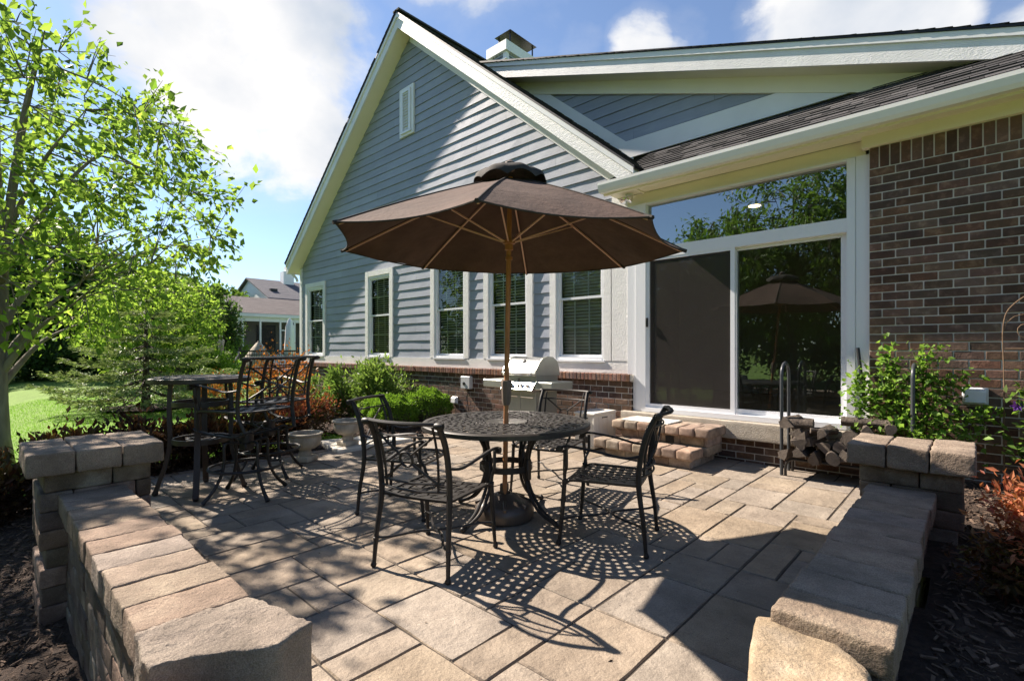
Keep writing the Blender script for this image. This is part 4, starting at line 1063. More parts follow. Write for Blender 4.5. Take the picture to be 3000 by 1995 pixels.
# ================================================================ URNS, SLAB, BOX, GRILL
def urn(loc, s, label, rz):
    t = thing('stone_urn', label, 'urn', loc, rz, 'empty stone urn planters'); o = []
    mb = MB(); n = 48
    prof = [(0,.06),(.07,.06),(.075,.10),(.062,.125),(.07,.14),(.12,.155),(.16,.19),(.178,.235),(.18,.27),(.172,.295),(.19,.305),(.2,.315),(.2,.33),(.19,.335),(.17,.333),(.16,.32),(.155,.25),(.10,.20),(0,.19)]
    vs = []
    for j, (r, z) in enumerate(prof):
        for k in range(n):
            a = 2*pi*k/n; f = 1-(.035*abs(sin(a*6)) if 5 <= j <= 8 else 0)+(.0 if j < 5 else 0); vs.append((max(r, 1e-4)*s*f*cos(a), max(r, 1e-4)*s*f*sin(a), z*s))
    mb.add(vs, [(i*n+k, i*n+(k+1) % n, (i+1)*n+(k+1) % n, (i+1)*n+k) for i in range(len(prof)-1) for k in range(n)]); mb.build('bowl', M['urn'], t, smooth=True)
    mb = MB(); rbox(mb, -.105*s, .105*s, -.105*s, .105*s, 0, .065*s, .015, .003, 3, 9); mb.build('foot', M['urn'], t, smooth='all')
urn((-5.62, 2.55, .004), .98, 'empty weathered stone urn planter at the patio edge beside the second bar stool', .5)
urn((-5.95, 3.26, .045), .98, 'empty weathered stone urn planter set on a pale slab near the boxwoods', .1)
mb = MB(); rbox(mb, -6.6, -5.75, 3.05, 4.2, -.04, .045, .02, .012, 4, 77, poly=[(-6.55,3.15),(-5.72,3.0),(-5.75,4.15),(-6.35,4.1)])
tag(mb.build('stone_slab', M['slab'], smooth='all'), 'pale flat stepping slab under the farther urn', 'slab')
t = thing('storage_box', 'beige plastic slatted cabinet with cat flap opening between the grill and the steps', 'cabinet', (-3.65, 5.55, 0)); O = (-3.65,5.55,0)
mb = MB(); mb.cham(-3.80,-3.51,5.30,5.80,.02,.445,.006)
for x in (-3.795,-3.525): mb.cham(x-.004, x+.02, 5.292, 5.30, .03, .44, .002)
mb.cham(-3.79,-3.52,5.292,5.30,.03,.06,.002); mb.cham(-3.79,-3.52,5.292,5.30,.20,.215,.002)
for y in (5.30,5.775): mb.cham(-3.51,-3.502,y,y+.025,.03,.44,.002)
for y in (5.40,5.50,5.60,5.70): mb.box(-3.511,-3.506,y,y+.004,.06,.42)
mb.build('body', M['plastic_box'], t, org=O); mb = MB(); mb.cham(-3.815,-3.495,5.285,5.815,.445,.475,.006); mb.build('lid', M['plastic_box'], t, org=O)
mb = MB(); mb.box(-3.74,-3.58,5.294,5.299,.09,.17); mb.box(-3.72,-3.60,5.29,5.296,.40,.412); mb.box(-3.508,-3.50,5.48,5.60,.40,.412); mb.build('opening', M['black'], t, org=O)

g = thing('gas_grill', 'stainless steel gas grill with closed lid against the brick base', 'grill', (-4.7, 5.55, 0)); O = (-4.7,5.55,0)
mb = MB(); lid = [(5.20,.915),(5.17,.95),(5.19,1.0),(5.26,1.09),(5.34,1.155),(5.44,1.18),(5.56,1.17),(5.66,1.11),(5.70,1.0),(5.71,.915)]
mb.prismX(lid, -4.985, -4.40); mb.build('lid', M['steel'], g, smooth=True, org=O)
for x0, x1 in ((-4.40,-4.375),(-5.01,-4.985)):
    mb = MB(); l2 = [(5.45+(y-5.45)*1.03, .915+(z-.915)*1.03) for y, z in lid]; mb.prismX(l2, x0, x1); mb.build('lid_end', M['steel_dark'], g, org=O)
mb = MB(); mb.tube([(-4.95,5.125,.955),(-4.43,5.125,.955)], .012, 10); 
for x in (-4.93,-4.45): mb.tube([(x,5.125,.955),(x,5.185,.96)], .008, 6)
mb.build('lid_handle', M['chrome'], g, smooth=True, org=O)
mb = MB(); mb.lathe([(0,0),(.03,0),(.032,.006),(.026,.01),(0,.011)], 16, M=Matrix.Translation((-4.68,5.285,1.12)) @ Matrix.Rotation(radians(48), 4, 'X')); mb.build('thermometer', M['black'], g, smooth=True, org=O)
mb = MB(); mb.box(-4.98,-4.40,5.22,5.70,.80,.912); mb.build('firebox', M['steel_dark'], g, org=O)
mb = MB(); mb.prismX([(5.12,.70),(5.12,.73),(5.20,.83),(5.26,.83),(5.26,.70)], -4.985, -4.40); mb.build('control_panel', M['steel'], g, org=O)
for x in (-4.90,-4.80,-4.62,-4.50):
    mb = MB(); A = Matrix.Translation((x,5.16,.777)) @ Matrix.Rotation(radians(52), 4, 'X'); mb.lathe([(.027,0),(.03,.004),(.024,.01),(.02,.035),(.016,.038),(0,.038)], 14, M=A); mb.build('knob', M['chrome'], g, smooth=True, org=O)
mb = MB(); mb.cham(-5.39,-5.0,5.15,5.62,.73,.845,.012); mb.build('side_shelf', M['steel_dark'], g, org=O)
mb = MB(); mb.cham(-4.37,-4.07,5.15,5.62,.73,.845,.012); mb.build('side_shelf', M['steel_dark'], g, org=O)
mb = MB(); mb.box(-4.985,-4.40,5.24,5.68,.09,.70); mb.build('cart', M['steel_dark'], g, org=O)
for x0, x1 in ((-4.98,-4.695),(-4.69,-4.405)):
    mb = MB(); mb.cham(x0,x1,5.215,5.24,.11,.69,.006); D_ = mb.build('door', M['steel_dark'], g, org=O)
    mb = MB(); mb.tube([(x0+.03,5.19,.62),(x1-.03,5.19,.62)], .007, 6); mb.build('handle', M['chrome'], D_, smooth=True, org=O)
for x in (-4.95,-4.43):
    for y in (5.27,5.65): mb = MB(); mb.lathe([(0,-.02),(.04,-.02),(.045,0),(.04,.02),(0,.02)], 14, M=Matrix.Translation((x,y,.045)) @ Matrix.Rotation(pi/2, 4, 'Y')); mb.build('castor', M['black'], g, smooth=True, org=O)

# small fixtures on the house
f = thing('floodlight', 'twin bulb white floodlight under the soffit left of the door', 'floodlight', (-3.38, 5.95, 3.362)); mb = MB(); mb.lathe([(0,.0),(.055,0),(.055,-.02),(0,-.022)], 16); mb.build('plate', M['vinyl'], f, smooth=True)
for sx, tl in ((-1, -.9), (1, .5)):
    mb = MB(); mb.tube([(0,0,-.01),(sx*.05,-.03,-.03),(sx*.075,-.05,-.045)], .014, 8); mb.build('arm', M['vinyl'], f, smooth=True)
    mb = MB(); A = Matrix.Translation((sx*.075,-.05,-.045)) @ Matrix.Rotation(pi-sx*.6*(-1), 4, 'Y') @ Matrix.Rotation(.5, 4, 'X'); mb.lathe([(.012,-.01),(.018,.01),(.045,.05),(.05,.075),(.035,.085),(0,.088)], 16, M=A); mb.build('bulb', M['chrome'], f, smooth=True)
f = thing('outlet_box', 'grey electrical box with round timer dial on the brick base', 'electrical box', (-6.6, 5.95, .7)); mb = MB(); mb.cham(-.12,.12,-.085,.0,-.11,.11,.008); mb.build('case', M['grey_box'], f)
mb = MB(); mb.lathe([(0,0),(.03,0),(.03,.012),(0,.014)], 16, M=Matrix.Translation((-.02,-.085,-.02)) @ Matrix.Rotation(pi/2, 4, 'X')); mb.build('dial', M['black'], f, smooth=True)
mb = MB(); mb.tube(bez([(.03,-.03,-.11),(.035,-.06,-.3),(.08,-.06,-.55),(.1,-.1,-.7)], 6), .006, 6); mb.build('cable', M['black'], f, smooth=True)
def hood(loc, s, label, name='vent_hood', m='vinyl'):
    f = thing(name, label, 'vent hood', loc); mb = MB(); mb.cham(-.085*s,.085*s,-.02,0,-.075*s,.075*s,.005); mb.build('flange', M[m], f)
    mb = MB(); mb.prismX([(-.02,.065*s),(-.02,-.055*s),(-.085*s,-.055*s),(-.075*s,.045*s),(-.055*s,.065*s)], -.07*s, .07*s); mb.build('hood', M[m], f, bevel=.006)
hood((.015,5.94,.875), 1, 'white square exhaust hood on the brick wall above the vine')
hood((-8.3,5.95,.35), .9, 'small white vent hood low on the brick base behind the shrubs')
hood((-6.95,5.95,.36), .85, 'small white vent hood on the brick base just left of the electrical box')

# ================================================================ FIREWOOD
r = thing('firewood_rack', 'grey tubular steel log rack with tall arched ends under the glass door', 'log rack', (-.9, 5.7, 0)); O = (-.9,5.7,0)
for x in (-1.43, -.385):
    mb = MB(); arch = [(x,5.58,0)]+[(x,5.58,.55),(x,5.58,1.02)]+[(x,5.715-.135*cos(a*pi/8),1.02+.125*sin(a*pi/8)) for a in range(1, 8)]+[(x,5.85,1.02),(x,5.85,.5),(x,5.85,0)]
    mb.tube(arch, .0165, 10); mb.build('end_arch', M['rack'] if 'rack' in M else M['iron'], r, smooth=True, org=O)
for y in (5.58, 5.85):
    mb = MB(); mb.tube(bez([(-1.395,y,0),(-1.39,y,.12),(-1.34,y,.175),(-1.2,y,.18),(-.6,y,.18),(-.47,y,.175),(-.425,y,.12),(-.42,y,0)], 5), .014, 8); mb.build('rail', M['iron'], r, smooth=True, org=O)
def log(name, loc, r0, L_, axis, seed, label, tilt=0, split=False, group='split logs piled in the rack'):
    t = thing(name, label, 'log', loc, 0, group); rr = random.Random(seed); n = 18; m_ = 7; vs = []; sp0 = rr.uniform(0, 6.28)
    prof = [1+rr.uniform(-.16, .12) for _ in range(n)]
    for i in range(m_):
        y = -L_/2+L_*i/(m_-1)
        for k in range(n):
            a = 2*pi*k/n; q = r0*prof[k]*(1+.16*noise.noise(Vector((k*1.3, y*9, seed))))
            if split:   # wedge: two flat split faces and a barked back
                th = sp0+2*pi*k/n; ang = (th-sp0+pi) % (2*pi)-pi
                h_ = .38*r0; q = min(1.25*q, h_/max(.12, cos(ang-1.05)), h_/max(.12, cos(ang+1.05)))
                a = th
            vs.append(Vector((q*cos(a), y, q*sin(a))))
    R = Matrix.Rotation(axis, 4, 'Z') @ Matrix.Rotation(tilt, 4, 'X')
    vs = [R @ v for v in vs]; mb = MB(); mb.add(vs, [(i*n+k, (i+1)*n+k, (i+1)*n+(k+1) % n, i*n+(k+1) % n) for i in range(m_-1) for k in range(n)]); mb.build('bark', M['logbark'], t, smooth='all')
    mb = MB(); mb.add(vs[:n], [tuple(range(n))]); mb.build('cut_face', M['logend'], t, fix=False); mb = MB(); mb.add(vs[-n:], [tuple(range(n))]); mb.build('cut_face', M['logend'], t, fix=False)
rl = random.Random(3); k = 0
for row, (z, n, xo) in enumerate(((.25, 8, 0), (.355, 8, .05), (.45, 6, .04), (.52, 3, .02))):
    for i in range(n):
        x = -1.34+xo+i*.118+rl.uniform(-.012, .012)
        if row == 3 and i > 0: x += .50
        if row == 2 and i in (3,): continue
        k += 1; log('firewood_log', (x, 5.70+rl.uniform(-.04, .03), z+rl.uniform(-.012, .012)), rl.uniform(.050, .074), .40+rl.uniform(-.03, .05), rl.uniform(-.18, .18), k, 'weathered split log in the pile held by the rack', rl.uniform(-.05, .05), rl.random() < .85)
log('firewood_log', (-1.26, 5.60, .545), .05, .22, pi/2, 71, 'short grey log lying crosswise on top of the pile by the left arch', 0, False)
log('firewood_log', (-1.08, 5.64, .50), .045, .24, pi/2+.5, 72, 'dark split log slanting on top of the pile, second from the left arch', 0, True)
log('firewood_log', (-.72, 5.62, .60), .045, .40, pi/2, 73, 'long pale barked log lying lengthwise on top of the pile at the right', 0, False)
mb = MB(); mb.tube([(-.77,5.87,.75),(-.835,5.93,1.30)], .016, 8); tag(mb.build('fire_poker', M['black'], smooth=True), 'black rod leaning on the white door casing behind the vine', 'rod')
# ================================================================ PLANTS
def leaves(mb, P, size, aspect=.45, up=.3, droop=0, out=None, rng=RNG, var=.35, fold=.25, narrow_dir=None):
    P = np.asarray(P, float); n = len(P)
    d = rng.normal(size=(n, 3)); 
    if out is not None: d = d*.7+out*1.2
    d[:, 2] += up-droop; d /= np.linalg.norm(d, axis=1, keepdims=True)+1e-9
    r = rng.normal(size=(n, 3)); r[:, 2] += .0
    s = np.cross(d, r+np.array([0,0,1.2])); s /= np.linalg.norm(s, axis=1, keepdims=True)+1e-9
    nn = np.cross(s, d); L_ = size*(1+var*rng.uniform(-1, 1, (n, 1))); W = L_*aspect*.5
    V = np.stack([P, P+d*L_*.45-s*W+nn*W*fold, P+d*L_-nn*L_*.08, P+d*L_*.45+s*W+nn*W*fold], 1).reshape(-1, 3)
    b = np.arange(n)[:, None]*4
    F = np.concatenate([b+[0,1,2], b+[0,2,3]], 1).reshape(-1, 3)
    mb.arr(V, F)
def ell(n, c, r, bias=.45, rng=RNG):
    d = rng.normal(size=(n, 3)); d /= np.linalg.norm(d, axis=1, keepdims=True)
    return np.asarray(c)+d*np.asarray(r)*(rng.uniform(0, 1, (n, 1))**bias), d
def shrub(name, label, cat, loc, r, h, n, ls, m, clumps=26, asp=.45, group=None, stem='twig', z0=.12, bias=.3, up=.5, top=None, spread=.30, outw=1.0):
    t = thing(name, label, cat, loc, 0, group); rng = np.random.default_rng(abs(hash((round(loc[0]*100), round(loc[1]*100)))) % 9999)
    C, d = ell(clumps, (0, 0, h*.52), (r, r, h*.46), bias, rng); C[:, 2] = np.maximum(C[:, 2], z0)
    k = rng.integers(0, clumps, n); P = C[k]+rng.normal(size=(n, 3))*np.array([r, r, h*.75])*spread*.6
    P[:, 2] = np.maximum(P[:, 2], .02+rng.uniform(0, .08, n)); o = P-np.array([0, 0, h*.3]); o /= np.linalg.norm(o, axis=1, keepdims=True); o = o*outw
    mb = MB(); 
    if top is not None:
        # new growth on top has its own colour
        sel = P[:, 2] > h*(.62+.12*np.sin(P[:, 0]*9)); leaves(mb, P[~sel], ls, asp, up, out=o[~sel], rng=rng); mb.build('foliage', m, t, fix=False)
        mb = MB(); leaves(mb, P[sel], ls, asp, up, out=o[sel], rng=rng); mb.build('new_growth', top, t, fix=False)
    else:
        leaves(mb, P, ls, asp, up, out=o, rng=rng); mb.build('foliage', m, t, fix=False)
    mb = MB()
    for c in C:
        b = Vector((c[0]*.12, c[1]*.12, -.05)); e = Vector(c); mid = b.lerp(e, .5)+Vector((0,0,-.03)); mb.tube([b, mid, e], [.010*h+.003, .007*h+.002, .002], 5)
    mb.build('stems', M[stem], t, fix=False); return t
# red leaved hedge between patio and lawn
k = 0
words = ['first', 'second', 'third', 'fourth', 'fifth', 'sixth']
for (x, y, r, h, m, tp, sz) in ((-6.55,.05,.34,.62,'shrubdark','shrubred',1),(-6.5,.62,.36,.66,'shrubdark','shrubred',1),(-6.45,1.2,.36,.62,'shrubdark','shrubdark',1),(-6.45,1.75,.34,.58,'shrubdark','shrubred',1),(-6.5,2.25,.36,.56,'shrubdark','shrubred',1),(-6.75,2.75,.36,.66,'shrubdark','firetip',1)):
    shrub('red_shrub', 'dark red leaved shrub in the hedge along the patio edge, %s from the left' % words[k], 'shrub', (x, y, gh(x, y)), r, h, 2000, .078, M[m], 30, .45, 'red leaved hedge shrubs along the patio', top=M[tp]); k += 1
shrub('red_shrub', 'small reddish shrub at the far left edge below the maple trunk', 'shrub', (-7.75, -.25, gh(-7.75,-.25)), .42, .62, 2400, .06, M['shrubdark'], 30, .42, top=M['firetip'])
shrub('green_ground_plant', 'low green plant at the left edge under the reddish shrub', 'plant', (-7.0, -.15, gh(-7.0,-.15)), .32, .30, 900, .06, M['green1'], 18, .5)
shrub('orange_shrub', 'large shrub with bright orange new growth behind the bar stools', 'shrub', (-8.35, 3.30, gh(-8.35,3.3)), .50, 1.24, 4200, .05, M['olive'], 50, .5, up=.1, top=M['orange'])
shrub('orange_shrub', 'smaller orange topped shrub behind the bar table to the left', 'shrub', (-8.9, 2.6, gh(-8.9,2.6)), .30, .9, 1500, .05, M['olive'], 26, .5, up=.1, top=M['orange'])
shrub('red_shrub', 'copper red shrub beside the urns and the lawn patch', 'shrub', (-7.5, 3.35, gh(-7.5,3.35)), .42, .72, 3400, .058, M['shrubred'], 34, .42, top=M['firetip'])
for (x, y, r, h, n, lb) in ((-9.6,4.75,.55,.78,4600,'loose light green shrub against the brick base, leftmost of three'),(-9.0,5.15,.62,1.0,6500,'light green bushy shrub in the middle against the brick base'),(-8.25,5.35,.62,1.1,7000,'tallest light green shrub under the second window, nearest the boxwoods'),(-9.4,4.15,.42,.5,2600,'low light green shrub in front of the taller green ones')):
    shrub('green_shrub', lb, 'shrub', (x, y, -.05), r, h, int(n*.62), .085, M['green1'], 30, .45, 'green shrubs along the house', spread=.24, up=.25)
for (x, y, r, h, lb) in ((-7.15,4.75,.40,.56,'rounded bright boxwood in front, left of the dining table'),(-7.15,5.45,.44,.64,'rounded bright boxwood nearest the brick base and electrical box'),(-7.75,4.9,.33,.54,'small rounded boxwood partly hidden at the left of the group')):
    t = thing('boxwood', lb, 'boxwood', (x, y, -.05), 0, 'clipped boxwoods'); rng = np.random.default_rng(int(-x*100))
    d = rng.normal(size=(9000, 3)); d /= np.linalg.norm(d, axis=1, keepdims=True); d[:, 2] = np.abs(d[:, 2])*1-.25*(rng.uniform(0,1,9000) < .3)
    bump = 1+.07*np.sin(d[:, 0]*9+x)*np.sin(d[:, 1]*8)+.05*np.sin(d[:, 2]*13)
    P = d*np.array([r, r, h*.62])*bump[:, None]*(.88+.12*rng.uniform(0, 1, (9000, 1)))+np.array([0, 0, h*.38]); P[:, 2] = np.maximum(P[:, 2], .01)
    mb = MB(); leaves(mb, P, .034, .6, .5, out=d, rng=rng); mb.build('foliage', M['box'], t, fix=False)
    mb = MB(); mb.lathe([(0,.02),(r*.55,.05),(r*.75,h*.4),(r*.5,h*.8),(0,h*.88)], 14); mb.build('inner_twigs', M['darkbark'], t, smooth='all')

# climbing plant by the door and trellis
def climber(name, label, loc, spots, n, ls, m, cat='climbing plant'):
    t = thing(name, label, cat, loc); rng = np.random.default_rng(int(abs(loc[0]*77))+5); A = []
    mb = MB(); Ps = []
    for (x, z, rx, rz, w_, y) in spots:
        k = int(n*w_); c = np.array([x-loc[0], y-loc[1], z-loc[2]]); P = c+rng.normal(size=(k, 3))*np.array([rx, .085, rz])*.44; P[:, 1] = np.minimum(P[:, 1], 5.93-loc[1]-.01); P[:, 2] = np.maximum(P[:, 2], .03); Ps.append(P)
        b = Vector((c[0]*.4, .03, 0)); e = Vector(c); mb.tube([b, b.lerp(e, .5)+Vector((.02, 0, .05)), e, e+Vector((rx*.3, 0, rz*.4))], [.008,.006,.004,.002], 5)
    P = np.concatenate(Ps); lm = MB(); leaves(lm, P, ls, .62, .1, out=np.array([[0, -1.0, .1]]), rng=rng); lm.build('foliage', m, t, fix=False); mb.build('stems', M['twig'], t, fix=False); return t
climber('clematis', 'bright green climbing plant with tall shoots on the brick wall right of the door', (-.45,5.8,.02),
    ((-.80,.95,.10,.24,.07,5.80),(-.70,.75,.22,.32,.15,5.74),(-.60,1.20,.08,.20,.03,5.82),(-.55,.98,.12,.26,.08,5.80),(-.50,.75,.35,.32,.18,5.72),(-.30,1.25,.14,.12,.03,5.82),(-.33,1.06,.10,.22,.05,5.82),(-.28,.85,.25,.30,.12,5.76),
     (-.15,.98,.22,.14,.05,5.82),(-.20,.62,.35,.22,.12,5.70),(.02,.70,.20,.10,.04,5.78),(.13,.765,.16,.03,.012,5.80),(-.05,.62,.2,.2,.04,5.8),(-.45,.55,.45,.15,.1,5.62)), 1700, .064, M['vine'])
t = thing('trellis', 'thin brown wire trellis with curled top at the right edge of the brick wall', 'trellis', (.40, 5.80, 0)); O = (.40,5.80,0)
mb = MB(); mb.tube(bez([(.19,5.80,0),(.19,5.80,1.0),(.185,5.80,1.48),(.25,5.80,1.66),(.42,5.80,1.76),(.59,5.80,1.66),(.65,5.80,1.48),(.66,5.8,0)], 6), .0045, 6)
for z in (.30,.62,.96,1.29): mb.tube([(.19,5.80,z),(.66,5.80,z)], .004, 5)
mb.tube([(.42,5.80,0),(.42,5.80,1.3)], .004, 5)
mb.build('frame', M['twig'], t, smooth=True, org=O); mb = MB()
mb.tube([(.33+ (.02+.0065*k)*cos(k*.5), 5.80, 1.45+(.02+.0065*k)*sin(k*.5)) for k in range(20)], .0035, 5); mb.build('scroll', M['twig'], t, smooth=True, org=O)
climber('flowering_vine', 'leafy vine with a purple flower climbing the trellis at the right edge', (.40,5.76,0), ((.34,.88,.14,.14,.14,5.74),(.38,.66,.12,.16,.16,5.72),(.30,.45,.14,.12,.14,5.72),(.45,1.05,.16,.2,.2,5.75),(.5,.6,.2,.5,.36,5.75)), 420, .075, M['green1'])
f = thing('purple_flower', 'single purple clematis flower on the vine at the right edge', 'flower', (.262,5.66,.83)); mb = MB()
for k in range(6):
    a = k*pi/3; c, s_ = cos(a), sin(a); mb.add([(0,0,0), (.02*c-.014*s_,-.012,.02*s_+.014*c), (.048*c,-.004,.048*s_), (.02*c+.014*s_,-.012,.02*s_-.014*c)], [(0,1,2),(0,2,3)])
mb.build('petals', M['purple'], f, fix=False)
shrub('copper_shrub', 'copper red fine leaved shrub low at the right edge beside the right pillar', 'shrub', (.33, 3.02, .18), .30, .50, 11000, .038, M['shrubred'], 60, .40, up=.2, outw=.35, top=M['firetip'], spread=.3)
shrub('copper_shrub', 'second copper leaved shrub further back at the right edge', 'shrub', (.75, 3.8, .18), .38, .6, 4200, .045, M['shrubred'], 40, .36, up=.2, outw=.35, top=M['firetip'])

# ================================================================ TREES
def crown_tree(name, label, loc, H, cz, R, nl, nsub, ntw, lpt, ls, leaf, bark, tr=.11, fork=1.0, group=None, seed=1, asp=.5, droop=.25, lean=(0,0), bias=.45, cat='tree'):
    rng = np.random.default_rng(seed); t = thing(name, label, cat, loc, 0, group); mb = MB(); c0 = Vector((lean[0], lean[1], cz))
    top = Vector((lean[0]*.8, lean[1]*.8, H*.93)); n = 12; TP = []
    for i in range(n+1):
        f = i/n; TP.append(Vector((top.x*f**1.5+.05*noise.noise(Vector((f*3, seed, 0))), top.y*f**1.5+.05*noise.noise(Vector((f*3, 0, seed))), H*.93*f)))
    mb.tube(TP, [max(.012, tr*(1-.93*(i/n)**.8)*(1.25 if i == 0 else 1)) for i in range(n+1)], 10)
    limb_pts = []; E, d = ell(nl, c0, R, .18, rng)
    for e in E:
        e = Vector(e); h0 = fork+(H*.75-fork)*max(0, min(1, (e.z-cz+R[2])/(2*R[2])))*rng.uniform(.35, .9); f = h0/(H*.93)
        i = min(n-1, int(f*n)); s = TP[i].lerp(TP[i+1], f*n-i); 
        if e.z < s.z-.2: e.z = s.z-.2*rng.uniform(0, 1)*1.5
        mid = s.lerp(e, .5)+Vector((0,0,.10*(e-s).length)); C = bez([s, mid, e], 7); r0 = tr*.42*(1-f*.6)
        mb.tube(C, [max(.005, r0*(1-.85*q/14)) for q in range(len(C))], 7); limb_pts += C[3:]
    LP = np.array([tuple(p) for p in limb_pts]); E, d = ell(nsub, c0, np.array(R)*1.0, bias, rng); sub = []
    for e in E:
        dd = np.linalg.norm(LP-e, axis=1)+.3*np.maximum(0, LP[:, 2]-e[2]); s = Vector(LP[dd.argmin()]); e = Vector(e)
        if (e-s).length > 1.6*R[0]*.5: e = s+(e-s).normalized()*R[0]*.8
        C = [s.lerp(e, q/4)+Vector((0,0,.06*sin(pi*q/4)*(e-s).length)) for q in range(5)]; mb.tube(C, [tr*.11, tr*.09, tr*.07, tr*.05, .004], 5); sub += C
    SP = np.array([tuple(p) for p in sub]); E, d = ell(ntw, c0, np.array(R)*1.05, bias, rng); LPs = []; OUT = []
    for e in E:
        j = np.linalg.norm(SP-e, axis=1).argmin(); s = SP[j]; v = e-s; l = np.linalg.norm(v); 
        if l > R[0]*.45: e = s+v/l*R[0]*.45
        mb.tube([Vector(s), Vector((s+e)/2+np.array([0,0,.03])), Vector(e)], [.006*ls/.08, .004*ls/.08, .002*ls/.08], 3, caps=False)
        f = rng.uniform(.25, 1.08, (lpt, 1)); LPs.append(s+(e-s)*f+rng.normal(size=(lpt, 3))*ls*.75); o = (e-s)/(np.linalg.norm(e-s)+1e-6); OUT.append(np.repeat(o[None], lpt, 0))
    mb.build('trunk', bark, t, smooth='all', fix=False)
    lm = MB(); leaves(lm, np.concatenate(LPs), ls, asp, 0, droop, np.concatenate(OUT), rng, fold=.35, var=.5); lm.build('crown', leaf, t, fix=False); return t
crown_tree('maple_tree', 'young maple with fresh green leaves whose trunk stands at the left edge', (-10.0,.18,gh(-10,.18)-.05), 6.1, 4.0, (3.0,3.0,2.3), 22, 150, 720, 17, .115, M['maple'], M['bark'], .15, 1.0, None, 4, .6, .35, bias=.36)
def conifer(name, label, loc, H, R, levels, nb, leaf, seed, ls=.075, npb=150, group=None, tr=.09, base=.25):
    rng = np.random.default_rng(seed); t = thing(name, label, 'conifer', loc, 0, group); mb = MB(); mb.tube([(0,0,-.1),(0,0,.4),(0,0,H*.6),(0,0,H)], [tr*1.2, tr, tr*.5, .01], 8); P = []; O_ = []
    for k in range(levels):
        f = k/(levels-1); z = base+(H-base-.1)*f; r = R*(1-f)**.8+.08
        for b in range(nb):
            a = 2*pi*(b+.5*(k % 2)+rng.uniform(-.2, .2))/nb; rl_ = r*rng.uniform(.75, 1.1); d = np.array([cos(a), sin(a), 0.]); s = np.array([-sin(a), cos(a), 0.])
            C = [d*rl_*q/5+np.array([0, 0, z-.20*rl_*sin(q/5*2.2)+.10*rl_*(q/5)**2]) for q in range(6)]; mb.tube([Vector(c) for c in C], [.018*(1-f*.5), .014, .011, .008, .005, .003], 5)
            m_ = max(20, int(npb*rl_/R)); u_ = rng.uniform(.28, 1.05, m_); pts = np.array([np.interp(u_*5, range(6), [c[i] for c in C]) for i in range(3)]).T
            w_ = rl_*.26*(1.15-u_)+.04; off = rng.uniform(-1, 1, m_); pts += s*(off*w_)[:, None]; pts[:, 2] += rng.normal(size=m_)*.022-.02*np.abs(off); P.append(pts); O_.append(np.repeat((d*1.0)[None], m_, 0)+s*off[:, None]*.8)
    mb.build('trunk', M['darkbark'], t, smooth='all', fix=False); lm = MB(); leaves(lm, np.concatenate(P), ls, .24, .15, 0, np.concatenate(O_)*1.6, rng); lm.build('crown', leaf, t, fix=False); return t
conifer('spruce_tree', 'grey green spruce with low spreading branches on the lawn behind the bar table', (-14.7,2.75,gh(-14.7,2.75)), 2.75, 2.1, 9, 11, M['spruce'], 3, .11, 320, base=.5)
conifer('spruce_tree', 'taller pale spruce standing further back left of the neighbouring porch', (-27.5,6.3,gh(-27.5,6.3)), 6.0, 2.3, 15, 10, M['spruce'], 8, .19, 110, tr=.14)
crown_tree('garden_tree', 'fresh light green round tree on the lawn behind the spruce', (-23.5,4.6,gh(-23.5,4.6)-.1), 4.6, 2.5, (2.3,2.3,2.1), 14, 70, 520, 17, .17, M['maple'], M['darkbark'], .10, .7, None, 52, .55, .2, bias=.36)
# tree belt behind the lawn
bg_ = [(-37.5,-1.2,9.5,4.6,'dark','dark broad tree at the left of the tree belt behind the lawn'),(-37,2.6,9.0,4.2,'dark','dense dark tree behind the maple crown, second in the belt'),(-35.5,5.2,7.0,3.2,'mid','mid green round tree behind the spruce'),
       (-39,8.2,6.2,3.0,'mid','green tree between the spruce and the neighbouring house'),(-41,12.0,6.0,2.6,'mid','light green tree just left of the neighbouring porch'),(-44,11.0,6.4,3.0,'mid','tree farther behind the neighbouring porch, lighter green'),
       (-31,-6.5,9.0,4.4,'dark','large dark tree outside the left edge shading the lawn')]
for k, (x, y, H, R, m, lb) in enumerate(bg_):
    crown_tree('belt_tree', lb, (x, y, gh(x, y)-.1), H, H*.52, (R, R, H*.47), 12, 60, 420, 16, .34, M[m], M['darkbark'], .22, .8, 'trees behind the lawn', 20+k, .6, .2, bias=.33)
for k, (x, y, r, h) in enumerate(((-33.0,-.6,2.3,2.2),(-33.2,2.6,2.2,1.9),(-34,5.6,2.0,1.6))):
    shrub('dark_bush', ['dark bush under the tree belt at the far left of the lawn','dark bush under the tree belt behind the maple trunk','dark bush under the tree belt left of the pale spruce'][k], 'bush', (x, y, gh(x, y)), r, h, 3200, .24, M['dark'], 40, .6, 'bushes under the tree belt', bias=.35)
crown_tree('garden_tree', 'slim green tree beside the neighbouring porch corner', (-32.5,10.0,gh(-32.5,10)), 4.6, 2.7, (.95,.95,1.9), 10, 40, 260, 15, .17, M['green2'], M['darkbark'], .07, .6, None, 41, .6, .1)
shrub('yellow_green_shrub', 'bright yellow green rounded shrub on the neighbouring lawn', 'shrub', (-23.8,7.15,gh(-23.8,7.15)), .85, 1.35, 3800, .11, M['box'], 40, .5)
shrub('small_green_shrub', 'small pale rounded shrub in front of the neighbouring retaining wall', 'shrub', (-24.5,6.2,gh(-24.5,6.2)), .38, .7, 1200, .09, M['green2'], 20, .5)
shrub('lime_shrub', 'lime green shrub by the corner of the neighbouring porch', 'shrub', (-31.5,10.3,gh(-31.5,10.3)), .8, 1.9, 2200, .15, M['box'], 30, .5)
